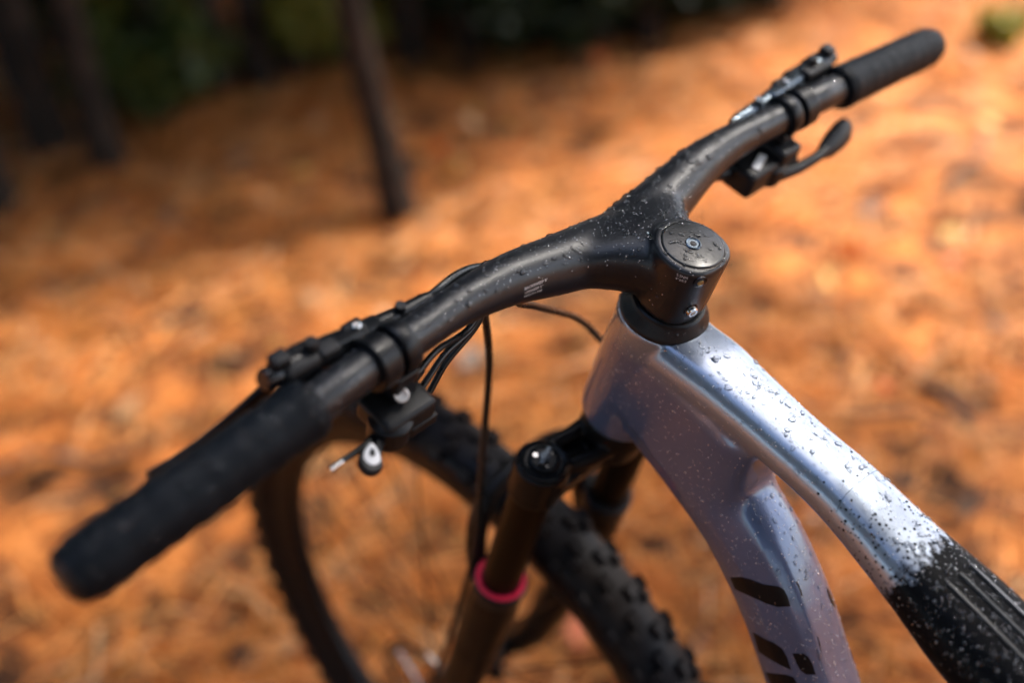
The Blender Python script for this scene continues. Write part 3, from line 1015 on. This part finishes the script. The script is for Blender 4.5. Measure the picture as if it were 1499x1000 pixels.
# --- brake levers
def brake_lever(sg):
    def P(s, l, h): return S(s, sg * l, h)
    c = bar_at(sg * .199)
    ax = (bar_at(sg * .204) - bar_at(sg * .194)).normalized()
    m = MB()
    m.lathe([(-.0065, .0112), (-.0065, .0150), (-.0055, .0158), (.0055, .0158), (.0065, .0150), (.0065, .0112)], c, ax, 36)
    m.box(c + AX_S * .0165 + AX_U * .002, AX_S, ax, AX_U, .007, .0065, .009, .002)
    body = m.build('brake_lever', M_BLACK, bike, angle=35)
    # master cylinder
    mc = MB().tube([P(.0700, .140, -.0165), P(.0705, .150, -.0165), P(.0705, .168, -.0165), P(.0708, .185, -.0155), P(.0708, .205, -.0135), P(.0705, .228, -.0090), P(.0700, .246, -.006)],
                   [.0030, .0045, .0052, .0062, .0076, .0084, .0080], 20)
    mc.box(P(.0700, .205, -.0078), AX_S - AX_U * .2, AX_L + AX_U * .16 * sg, AX_U, .0055, .0230, .0032, .0022)
    mc.lathe([(0, .0034), (.009, .0030)], P(.0700, .168, -.0160), AX_U, 12)
    mc.build('master_cylinder', M_ALLOY if sg < 0 else M_BLACK, body, angle=40)  # far cylinder's bright light put into a paler metal than the near one's
    lv = MB()
    lv.box(P(.0695, .238, -.0080), AX_S, AX_L, AX_U, .0085, .012, .0082, .004)
    lv.box(P(.074, .230, -.018), AX_S, AX_L, AX_U, .009, .013, .0075, .003)
    lv.box(P(.0660, .222, -.0030), AX_S, AX_L, AX_U, .0050, .0060, .0040, .0016)
    lv.box(P(.0705, .2485, .0035), AX_S, AX_L, AX_U, .0045, .0050, .0040, .0016)
    lv.lathe([(0, .0042), (.006, .0042), (.0072, .0032), (.0072, 0)], P(.0700, .229, -.0015), AX_U, 14)
    lv.build('pivot_block', M_PLASTIC, body)
    MB().lathe([(-.010, .0062), (.005, .0062), (.0066, .0050), (.0066, 0)], P(.0695, .2530, -.005), AX_L * sg * .9 + AX_U * .3, 24).build('adjuster', M_GLOSS, body)
    pts = [P(.079, .236, -.020), P(.082, .254, -.037), P(.083, .270, -.0455), P(.082, .288, -.0490), P(.081, .305, -.0500), P(.082, .318, -.0500)]
    rings = []
    for i, p in enumerate(pts):
        hh = (.0055, .0066, .0066, .0064, .0064, .0050)[i]
        th = (.0035, .0030, .0026, .0026, .0028, .0024)[i]
        rings.append([p + AX_U * hh * math.cos(a) + AX_S * th * math.sin(a) for a in [2 * math.pi * k / 14 for k in range(14)]])
    MB().loft(rings).build('lever_blade', M_BLACK, body, angle=60)
    # clamp bolt
    MB().lathe([(0, .0026), (.003, .0026), (.0034, .0020), (.0024, .0014), (.0024, 0)], c + AX_S * .017 + AX_U * .0105, AX_U, 16).build('pinch_bolt', M_STEEL, body)
    return body
levers = [brake_lever(1), brake_lever(-1)]

# --- rear shifter under the far side of the bar
def P_(s, l, h): return S(s, l, h)
m = MB()
c = bar_at(-.183)
ax = (bar_at(-.188) - bar_at(-.178)).normalized()
m.lathe([(-.005, .0112), (-.005, .0148), (-.004, .0154), (.004, .0154), (.005, .0148), (.005, .0112)], c, ax, 32)
m.box(P_(.050, -.180, -.036), AX_S, AX_L, AX_U, .008, .007, .012, .002)
shifter = m.build('shifter', M_BLACK, bike, angle=35)
b = MB()
b.box(P_(.050, -.158, -.050), AX_S, AX_L, AX_U, .016, .024, .0105, .005)
b.box(P_(.046, -.178, -.044), AX_S, AX_L, AX_U, .013, .012, .012, .004)
b.lathe([(-.006, .0075), (.006, .0075)], P_(.040, -.186, -.050), AX_L, 20)
b.lathe([(-.009, .0135), (.005, .0140), (.0072, .0118), (.0078, .004)], P_(.044, -.168, -.050), AX_U, 28)
b.tube([P_(.054, -.146, -.049), P_(.056, -.130, -.048), P_(.058, -.117, -.047)], [.0058, .0046, .0036], 16)
b.build('shifter_housing', M_PLASTIC, shifter)
MB().box(P_(.044, -.152, -.0388), AX_S * .9 + AX_L * .3, AX_L * .9 - AX_S * .3, AX_U, .0030, .0095, .0006, .0004).build('badge', M_WHITE, shifter, smooth=False)
MB().tube([P_(.036, -.166, -.054), P_(.030, -.190, -.053), P_(.028, -.212, -.051), P_(.029, -.226, -.049)], [.0056, .0046, .0042, .0046], 12).build('shift_arm', M_BLACK, shifter)
pd = MB()
rings = []
for t, wv, th in ((0, .0056, .0034), (.25, .0090, .0042), (.6, .0104, .0044), (.88, .0094, .0038), (1, .0055, .0022)):
    cpt = P_(.0285, -.219, -.050).lerp(P_(.0315, -.257, -.043), t)
    rings.append([cpt + (AX_S * .75 + AX_U * .66) * wv * math.cos(a) + (AX_U * .75 - AX_S * .66) * th * math.sin(a) for a in [2 * math.pi * k / 14 for k in range(14)]])
pd.loft(rings).build('shift_paddle', M_PLASTIC, shifter)

# --- remote under the near side of the bar
m = MB()
c = bar_at(.183)
ax = (bar_at(.188) - bar_at(.178)).normalized()
m.lathe([(-.005, .0112), (-.005, .0148), (-.004, .0154), (.004, .0154), (.005, .0148), (.005, .0112)], c, ax, 32)
m.box(S(.047, .186, -.036), AX_S, AX_L, AX_U, .008, .008, .012, .002)
remote = m.build('suspension_remote', M_BLACK, bike, angle=35)
b = MB()
b.box(S(.041, .190, -.051), AX_S, AX_L, AX_U, .014, .018, .0078, .004)
b.lathe([(-.010, .0120), (.004, .0125), (.0062, .0100), (.0066, .0)], S(.036, .199, -.052), AX_U, 26)
b.tube([S(.049, .180, -.050), S(.052, .170, -.050), S(.054, .162, -.050)], [.0062, .0050, .0042], 14)
b.box(S(.036, .181, -.060), AX_S, AX_L, AX_U, .010, .010, .004, .002)
b.build('remote_housing', M_PLASTIC, remote)
MB().lathe([(-.002, .0042), (.0010, .0042), (.0018, .0034), (.0010, .0018), (.0010, 0)], S(.0385, .1905, -.0365), AX_U * .75 - AX_S * .45 + AX_L * .45, 20).build('remote_bolt', M_WHITE, remote)
MB().tube([S(.036, .205, -.056), S(.030, .213, -.055), S(.026, .218, -.054)], [.005, .004, .004], 12).build('remote_arm', M_BLACK, remote)
# thumb pad: a rounded drop-shaped pad facing the rider
pc = S(.0235, .2235, -.051)
dn = (S(.0163, .2304, -.0500) - S(.0311, .218, -.050)).normalized()
fn = (CAM - pc).normalized() * .5 + (-AX_S) * .35 + AX_U * .25
fn = (fn - dn * fn.dot(dn)).normalized()
sd = fn.cross(dn)
def pad(scale, lift, thick, mtl, name, par, off=0.0):
    out = []
    for k in range(28):
        a = 2 * math.pi * k / 28
        y = -math.cos(a); x = math.sin(a)
        x *= (0.62 + 0.38 * (y + 1) / 2) if y < 0.3 else 0.87 + 0.1 * math.cos((y - .3) * 1.2)
        x *= 1.0 if y > -.4 else 0.9
        out.append((x * .0078 * scale, y * .0098 * scale + off))
    mm = MB()
    rings = [[pc + sd * x * k2 + dn * (y * k2) + fn * z for x, y in out] for k2, z in ((.80, lift - thick), (1.0, lift - thick * .7), (1.0, lift - thick * .25), (.86, lift))]
    mm.loft(rings)
    return mm.build(name, mtl, par)
tp = pad(1.0, .003, .006, M_PLASTIC, 'thumb_pad', remote)
pad(.70, .0034, .0010, M_WHITE, 'pad_mark', remote, -.0016)
pad(.24, .0042, .0010, M_GLOSS, 'pad_mark_centre', remote, -.0022)
MB().tube([S(.036, .206, -.056), S(.0325, .222, -.0525), S(.0310, .2365, -.0501)], [.0030, .0020, .0017], 10).build('release_arm', M_BLACK, remote)
MB().tube([S(.031, .236, -.050), S(.0308, .2445, -.0502)], [.0019, .0019], 12).build('lever_tip', M_STEEL, remote)

# --- cables and hoses
def ray_at(px, py, s):
    """point of the pixel's ray on the plane s = const of the steering frame"""
    d = pix_ray(px, py)
    t = (s - (CAM - CAP0).dot(AX_S)) / d.dot(AX_S)
    return CAM + d * t
def cable(pts, r_, name='cable', mt=M_HOSE):
    pp = catmull([tuple(p) for p in pts], 8)
    return MB().tube(pp, r_, 12).build(name, mt, bike)
# brake hose of the near lever, running along the front of the bar and into it
cable([S(.0700, .150, -.0165), S(.0710, .138, -.0140), S(.0735, .122, -.0150), S(.0745, .105, -.0200), S(.0700, .085, -.0270)], .0025, 'brake_hose')
# cables from the remote, up under the bar
for ps in (((592, 568), (612, 545), (640, 513), (688, 479)), ((608, 582), (628, 552), (652, 518), (694, 477)), ((604, 600), (624, 582), (654, 530), (699, 474))):
    dz_ = (ps[0][1] - 560) * .00008
    cable([ray_at(*ps[0], .044 + dz_), ray_at(*ps[1], .048 + dz_), ray_at(*ps[2], .053 + dz_), ray_at(*ps[3], .060), S(.067, .094, -.034)], .0020)
# hose hanging to the fork
cable([S(.070, .105, -.030), ray_at(711, 470, .078), ray_at(716, 520, .080), ray_at(715, 560, .078), ray_at(711, 610, .072), ray_at(707, 660, .062), ray_at(704, 710, .052), S(.040, .070, -.33), S(.034, .074, -.37), S(.030, .080, -.45), S(.034, .078, -.62)], .0027, 'brake_hose')
# rear hose, round the front of the head tube and into its far side
cable([S(.058, .085, -.038), S(.062, .070, -.062), S(.0625, .050, -.0785), S(.0620, .020, -.104), S(.0605, -.004, -.125), S(.056, -.024, -.148), S(.040, -.036, -.168), S(.010, -.030, -.172)], .0025, 'brake_hose')
# hose of the far lever, close under the bar
cable([S(.0700, -.150, -.0165), S(.0690, -.130, -.026), S(.066, -.105, -.034), S(.060, -.085, -.034)], .0025, 'brake_hose')

# --- fork
LEG_L, LEG_S = .066, .0094
cr = MB()
cr.lathe([(-.205, .020), (-.200, .0235), (-.182, .0255), (-.170, .0240), (-.168, .018)], CAP0, AX_U, 36)
for sg in (1, -1):
    # arm with two rails and a sunk web between them
    for off, rr in ((.0105, .0065), (-.0095, .0065)):
        cr.tube([S(.000 + off * 1.3, .010 * sg, -.184), S(.003 + off * 1.15, .030 * sg, -.186), S(LEG_S + off, (LEG_L - .014) * sg, -.189)], [rr, rr, rr], 16)
    cr.loft([[S(-.012 * k + o, l * sg, h) for o, k, h in ((.0, 1.0, -.191), (.0, -1.0, -.191), (.002, -.9, -.214), (.002, .9, -.214))] for l in (.005, LEG_L)])
    cr.lathe([(-.2165, .0165), (-.2155, .0192), (-.192, .0196), (-.184, .0196), (-.1815, .0188), (-.1815, .0165)], S(LEG_S, LEG_L * sg, 0), AX_U, 36)
fork = cr.build('fork', M_LOWER, bike, remesh=0.0013, smooth_it=5, label='gloss black fork crown')
for sg in (1, -1):
    o = S(LEG_S, LEG_L * sg, 0)
    MB().lathe([(-.40, .0160), (-.183, .0160)], o, AX_U, 40).build('stanchion', M_STAN, fork, angle=60)
    kn = MB().lathe([(-.186, .0170), (-.1795, .0172), (-.1785, .0160), (-.1800, .0135), (-.1800, .0120)], o, AX_U, 40)
    kn.lathe([(-.185, .0118), (-.1765, .0112), (-.1755, .0098), (-.1770, .0088), (-.1770, 0)], o, AX_U, 18)
    kn.build('leg_cap', M_BLACK, fork, angle=30)
    kd = MB().box(o + AX_U * -.1745, AX_S + AX_L * .4, AX_L - AX_S * .4, AX_U, .0020, .0080, .0022, .0008)
    kd.lathe([(-.178, .0040), (-.1735, .0036), (-.173, 0)], o, AX_U, 16)
    kd.build('damper_dial', M_ALLOY, fork)
    for k in range(3):
        a = k * 2.1 + .5
        MB().lathe([(-.1772, .0020), (-.1763, .0018), (-.1763, 0)], o + (AX_S * math.cos(a) + AX_L * math.sin(a)) * .0066, AX_U, 12).build('dial_screw', M_STEEL if k == 0 else M_GLOSS, fork)
    MB().lathe([(-.3520, .0205), (-.3475, .0205), (-.3455, .0190), (-.3465, .0163)], o, AX_U, 44, cap=False).build('wiper_ring', M_PINK if sg > 0 else M_PLASTIC, fork)
    MB().lathe([(-.364, .0215), (-.354, .0226), (-.3485, .0222), (-.3475, .0206), (-.352, .0200)], o, AX_U, 44, cap=False).build('seal_collar', M_PLASTIC, fork)
    lw = MB().tube([S(LEG_S, LEG_L * sg, -.354), S(LEG_S, LEG_L * sg, -.40), S(LEG_S + .001, LEG_L * sg, -.52), S(LEG_S + .008, LEG_L * sg, -.62), S(.030, (LEG_L - .002) * sg, -.675), S(.042, (LEG_L - .004) * sg, -.700)],
                   [.0212, .0215, .0195, .0175, .0150, .0120], 32)
    lw.lathe([(-.012, .016), (.012, .016)], S(.0418, .062 * sg, -.6948), AX_L, 28)
    lw.build('lower_leg', M_LOWER, fork)
arch = [S(.026, .062, -.385), S(.040, .064, -.350), S(.050, .058, -.318), S(.056, .040, -.298), S(.058, .0, -.290), S(.056, -.040, -.298), S(.050, -.058, -.318), S(.040, -.064, -.350), S(.026, -.062, -.385)]
MB().tube(catmull([tuple(p) for p in arch], 5), .0088, 16).build('fork_arch', M_LOWER, fork)

# --- wheels
def wheel(centre, axis, fwd, name, disc_side, label):
    """axis points to the bike's left; fwd is the rolling direction"""
    up = fwd.cross(axis).normalized()
    if up.z < 0: up = -up
    def W(a, r_, l): return centre + (fwd * math.cos(a) + up * math.sin(a)) * r_ + axis * l
    def ringloft(prof, seg):
        return MB().loft([[W(2 * math.pi * i / seg, r_, l) for r_, l in prof] for i in range(seg)], closed=True)
    rim = ringloft([(.318, -.0150), (.320, -.0125), (.312, -.0115), (.311, .0115), (.320, .0125), (.318, .0150), (.300, .0125), (.290, .0050), (.290, -.0050), (.300, -.0125)], 96).build(name, M_DECAL, bike, label=label)
    prof = [(.316, .0135), (.326, .0225), (.339, .0282), (.350, .0280), (.3585, .0225), (.3640, .0130), (.3655, 0), (.3640, -.0130), (.3585, -.0225), (.350, -.0280), (.339, -.0282), (.326, -.0225), (.316, -.0135)]
    ringloft(prof, 120).build('tyre', M_TYRE, rim)
    kb = MB()
    n = 62
    for i in range(n):
        for row, (r_, l, hw, hl, tilt) in enumerate(((.3660, .0062, .0046, .0062, .15), (.3660, -.0062, .0046, .0062, -.15), (.3635, .0165, .0042, .0050, .55), (.3635, -.0165, .0042, .0050, -.55), (.3555, .0262, .0036, .0060, 1.0), (.3555, -.0262, .0036, .0060, -1.0))):
            a = 2 * math.pi * (i + (.5 if row % 2 else 0) + (.25 if row in (2, 3) else 0)) / n
            rad = (fwd * math.cos(a) + up * math.sin(a))
            tan = (-fwd * math.sin(a) + up * math.cos(a))
            nr = (rad * math.cos(tilt) + axis * math.sin(tilt)).normalized()
            bt = nr.cross(tan)
            c = centre + rad * r_ + axis * l
            b0, b1 = 1.12, .86
            v = [c + tan * sx * hl * k + bt * sy * hw * k + nr * z for k, z in ((b0, -.0015), (b1, .0042)) for sx, sy in ((-1, -1), (1, -1), (1, 1), (-1, 1))]
            kb.add(v, [(0, 3, 2, 1), (4, 5, 6, 7), (0, 1, 5, 4), (1, 2, 6, 5), (2, 3, 7, 6), (3, 0, 4, 7)])
    kb.build('tread_knobs', M_TYRE, rim, smooth=False, kind='stuff')
    MB().lathe([(-.052, .010), (-.050, .012), (-.034, .014), (-.030, .027), (-.026, .027), (-.020, .016), (.020, .016), (.026, .027), (.030, .027), (.034, .014), (.050, .012), (.052, .010)], centre, axis, 32).build('hub', M_BLACK, rim, angle=30)
    for i in range(28):
        side = 1 if i % 2 else -1
        a = 2 * math.pi * i / 28
        ha = a + (.9 if (i // 2) % 2 else -.9)
        MB().tube([W(ha, .025, .028 * side), W(a, .292, .003 * side)], .00095, 6).build('spoke', M_DECAL, rim)
    dm = MB()
    seg = 96
    for i in range(seg):
        pass
    dm.loft([[W(2 * math.pi * i / seg, r_ + (.0016 * math.sin(i * 2 * math.pi / 8) if r_ > .079 else 0), l * disc_side) for r_, l in ((.0680, .0455), (.0800, .0455), (.0800, .0473), (.0680, .0473))] for i in range(seg)], closed=True)
    for k in range(6):
        a = 2 * math.pi * k / 6
        dm.tube([W(a, .020, .0464 * disc_side), W(a + .35, .070, .0464 * disc_side)], .0020, 6)
    dm.build('brake_disc', M_DISC, rim, smooth=False)
    return rim
fw = wheel(S(.0418, 0, -.6948), AX_L, (AX_S * 1 - AX_U * 0), 'front_wheel', 1, 'black front wheel with a knobbly wet tyre')
rw = wheel(F(-.835, 0, -.626), Vector((0, 1, 0)), Vector((1, 0, 0)), 'rear_wheel', 1, 'black rear wheel')

# --- the rest of the bike, behind the frame's edge
sp = MB().tube([F(-.522, 0, -.262), F(-.590, 0, -.04)], .0150, 24).build('seat_post', M_BLACK, bike)
sd_ = MB()
rings = []
for x, w_, z in ((-.49, .012, .000), (-.50, .020, .004), (-.56, .028, .006), (-.62, .045, .006), (-.68, .066, .010), (-.735, .070, .014), (-.75, .050, .010)):
    rings.append([F(x, w_ * math.cos(a), z - .018 + .018 * math.sin(a)) for a in [2 * math.pi * k / 20 for k in range(20)]])
sd_.loft(rings).build('saddle', M_SADDLE, bike)
ck = MB()
ck.loft([[F(-.405, .0, -.668) + Vector((math.cos(a) * r_, -l, math.sin(a) * r_)) for r_, l in ((.060, .047), (.072 + .003 * math.cos(i * math.pi), .047), (.072 + .003 * math.cos(i * math.pi), .050), (.060, .050))] for i, a in enumerate([2 * math.pi * k / 64 for k in range(64)])], closed=True)
for k in range(4):
    a = k * math.pi / 2 + .4
    ck.tube([F(-.405, -.048, -.668), F(-.405 + math.cos(a) * .064, -.0485, -.668 + math.sin(a) * .064)], .006, 8)
ck.lathe([(-.060, .012), (.060, .012)], F(-.405, 0, -.668), (0, 1, 0), 20)
crank = ck.build('crankset', M_BLACK, bike)
for sg in (1, -1):
    a = MB().tube([F(-.405, .066 * sg, -.668), F(-.405 + .165 * sg, .080 * sg, -.675)], [.014, .010], 14).build('crank_arm', M_BLACK, crank)
    pb = MB().box(F(-.405 + .165 * sg, .130 * sg, -.675), (1, 0, 0), (0, 1, 0), (0, 0, 1), .033, .030, .008, .004)
    pb.tube([F(-.405 + .165 * sg, .080 * sg, -.675), F(-.405 + .165 * sg, .105 * sg, -.675)], .006, 10)
    pb.build('pedal', M_BLACK, crank)

# --- black lettering on the down tube (only its visible upper characters are in the picture)
def decal(poly, name='decal', mt=M_DECAL, parent=frame, bvh=FB, off=.00025, sub=5):
    """polygon of photograph pixels laid onto the tube's surface as a thin film"""
    bm = bmesh.new()
    vs = [bm.verts.new((x, y, 0)) for x, y in poly]
    bm.faces.new(vs)
    bm.normal_update()
    bmesh.ops.triangulate(bm, faces=bm.faces)
    for _ in range(sub):
        lng = [e for e in bm.edges if e.calc_length() > 5.0]
        if not lng: break
        bmesh.ops.subdivide_edges(bm, edges=lng, cuts=1)
        bmesh.ops.triangulate(bm, faces=bm.faces)
    bm.verts.index_update()
    co = []
    ok = True
    for v in bm.verts:
        p, nr = on_surface(bvh, v.co.x, v.co.y)
        if p is None:
            d = pix_ray(v.co.x, v.co.y)
            t = (Vector((0, .015, 0)) - CAM).dot(Vector((0, 1, 0))) / d.y
            p, nr, _, _ = bvh.find_nearest(CAM + d * t)
        co.append(p + nr * off)
    me = bpy.data.meshes.new(name)
    me.from_pydata([tuple(c) for c in co], [], [tuple(v.index for v in f.verts) for f in bm.faces])
    bm.free()
    me.materials.append(mt)
    me.shade_smooth()
    ob = bpy.data.objects.new(name, me)
    COL.objects.link(ob)
    ob.parent = parent
    return ob
decals = [
    [(1069, 846), (1085, 845), (1100, 849), (1118, 856), (1140, 859), (1148, 864), (1153, 874), (1157, 888), (1138, 889), (1122, 884), (1100, 874), (1076, 863)],
    [(1102, 926), (1118, 935), (1134, 942), (1145, 950), (1152, 962), (1158, 981), (1146, 976), (1128, 966), (1111, 955)],
    [(1121, 985), (1136, 987), (1150, 988), (1162, 992), (1168, 1004), (1164, 1014), (1132, 1010)],
    [(1160, 957), (1176, 957), (1183, 962), (1189, 972), (1194, 988), (1180, 988), (1172, 982), (1166, 972)],
    [(1210, 861), (1215, 861), (1222, 878), (1225, 890), (1219, 888), (1213, 874)],
    [(1245, 955), (1249, 955), (1256, 968), (1261, 984), (1256, 982), (1250, 968)],
]
for d in decals: decal(d)

# --- film edge across the top tube and raised rails on the black guard
def tt_strip(path, wd, mt, name, hgt=.0004):
    mm = MB()
    rings = []
    pts = []
    for x, y in path:
        o = F(x, y, .05)
        hit = FB.ray_cast(o, Vector((0, 0, -1)))
        if hit[0] is not None: pts.append((hit[0], hit[1]))
    for i, (p, nr) in enumerate(pts):
        t = (pts[min(i + 1, len(pts) - 1)][0] - pts[max(i - 1, 0)][0]).normalized()
        b_ = nr.cross(t).normalized()
        rings.append([p - b_ * wd - nr * .0006, p - b_ * wd * .6 + nr * hgt, p + b_ * wd * .6 + nr * hgt, p + b_ * wd - nr * .0006])
    mm.loft(rings)
    return mm.build(name, mt, frame)
tt_strip([(-.128 - .0 * y, y) for y in np.linspace(-.022, .0222, 20)], .0004, M_ALLOY, 'film_edge', .00018)
for y0 in (-.0125, -.002, .0085):
    k = y0 / .03
    tt_strip([(x, y0 * (1 + (-x - .17) * 1.2)) for x in np.linspace(-.192, -.42, 50)], .0011, M_RAIL, 'guard_rail', .0016)

# --- rain drops
def drops(ob, bvh, count, rmin, rmax, seed, name='water_drops', power=3.0, cond=None, hk=(.30, .5), parent=None, extra=None, sides=9, mt=None):
    r = random.Random(seed)
    me = ob.data
    polys = me.polygons
    area = np.array([p.area for p in polys])
    cen = np.array([p.center for p in polys])
    nrm = np.array([p.normal for p in polys])
    wgt = area * (cond(cen, nrm) if cond else 1.0)
    cum = np.cumsum(wgt)
    mm = MB()
    spots = []
    for i in range(count):
        k = int(np.searchsorted(cum, r.random() * cum[-1]))
        rr = rmin + (rmax - rmin) * r.random() ** power
        pv = polys[k].vertices
        wt = [-math.log(r.random() + 1e-9) for _ in pv]
        sw = sum(wt)
        pt = Vector((0, 0, 0))
        for vi, ww in zip(pv, wt): pt += me.vertices[vi].co * (ww / sw)
        spots.append((pt, rr, rr * r.choice((1, 1, 1, 1.2, 1.5)), r.uniform(0, 6.28)))
    spots += extra or []
    for p, ra, rb, ang in spots:
        loc, nr, _, _ = bvh.find_nearest(p)
        t = nr.orthogonal().normalized()
        b_ = nr.cross(t)
        t, b_ = t * math.cos(ang) + b_ * math.sin(ang), b_ * math.cos(ang) - t * math.sin(ang)
        hh = min(ra, rb) * r.uniform(*hk)
        f1, f2 = r.uniform(0, 6.28), r.uniform(0, 6.28)
        am = .10 if ra < .0012 else .22
        rings = []
        for q, z in ((1.06, -.12), (1.0, .10), (.86, .55), (.55, .88), (.2, 1.0)):
            ring = []
            for j in range(sides):
                a = 2 * math.pi * j / sides
                wv = 1 + am * math.sin(2 * a + f1) + am * .7 * math.sin(3 * a + f2)
                pp = loc + t * math.cos(a) * ra * q * wv + b_ * math.sin(a) * rb * q * wv
                if ra > .0011 or rb > .0011:
                    l2, n2, _, _ = bvh.find_nearest(pp)
                else:
                    l2, n2 = pp, nr
                ring.append(l2 + n2 * hh * z)
            rings.append(ring)
        mm.loft(rings)
    return mm.build(name, mt or M_WATER, parent or ob, angle=180, kind='stuff')

drops(handlebar, HB, 2200, .0002, .0006, 56, power=1.6, sides=6, mt=M_MIST, hk=(.45, .6), cond=lambda c, n: np.clip(n[:, 2] + .25, 0, 1) ** 1.2)
drops(handlebar, HB, 470, .0007, .0022, 51, power=2.2, hk=(.45, .7), cond=lambda c, n: np.clip(n[:, 2] + .25, 0, 1) ** 1.2,
      extra=[(S(.022, .012, -.004), .0016, .0050, .4), (S(.030, .016, -.008), .0014, .0030, 1.2), (S(.024, -.020, -.004), .0034, .0026, .3), (S(.034, -.026, -.010), .0030, .0018, 1.0),
             (S(.030, -.010, -.006), .0022, .0016, .7), (S(.046, .05, -.012), .0014, .0034, 1.4), (S(.045, .058, -.012), .0028, .0012, .2), (S(.05, -.045, -.012), .0030, .0016, .9), (S(.054, -.062, -.01), .0022, .0014, .2)])
tcap = [o for o in handlebar.children if o.name.startswith('top_cap')][0]
drops(tcap, bvh_of(tcap), 90, .0003, .0017, 52, power=2.2, hk=(.45, .7), parent=handlebar, cond=lambda c, n: (n @ np.array(AX_U) > .9) * 1.0)
hcov = [o for o in frame.children if o.name.startswith('headset')][0]
drops(hcov, bvh_of(hcov), 160, .0003, .0012, 53, hk=(.45, .7), parent=frame, cond=lambda c, n: (n[:, 2] > .3) * 1.0)
fx = lambda c: (c[:, 0] > -.30) & (c[:, 2] > CAPZ - .42)
drops(frame, FB, 620, .0006, .0021, 54, power=2.6, hk=(.4, .6), cond=lambda c, n: np.clip(n[:, 2] - .25, 0, 1) * fx(c))
drops(frame, FB, 7000, .0002, .00065, 55, power=1.6, sides=6, mt=M_MIST, cond=lambda c, n: np.clip(n[:, 2] + .55, 0.05, 1) * fx(c), hk=(.4, .6))
for gr_ in [o for o in bike.children if o.name.startswith('grip')]:
    drops(gr_, bvh_of(gr_), 70, .0002, .0005, 59, power=1.5, sides=6, hk=(.45, .7), mt=M_MIST, cond=lambda c, n: np.clip(n[:, 2] + .1, 0, 1))
    drops(gr_, bvh_of(gr_), 220, .0004, .0016, 57, power=2.0, hk=(.45, .7), cond=lambda c, n: np.clip(n[:, 2] + .1, 0, 1))
drops(fork, bvh_of(fork), 120, .0003, .0012, 58, cond=lambda c, n: np.clip(n[:, 2] - .2, 0, 1))
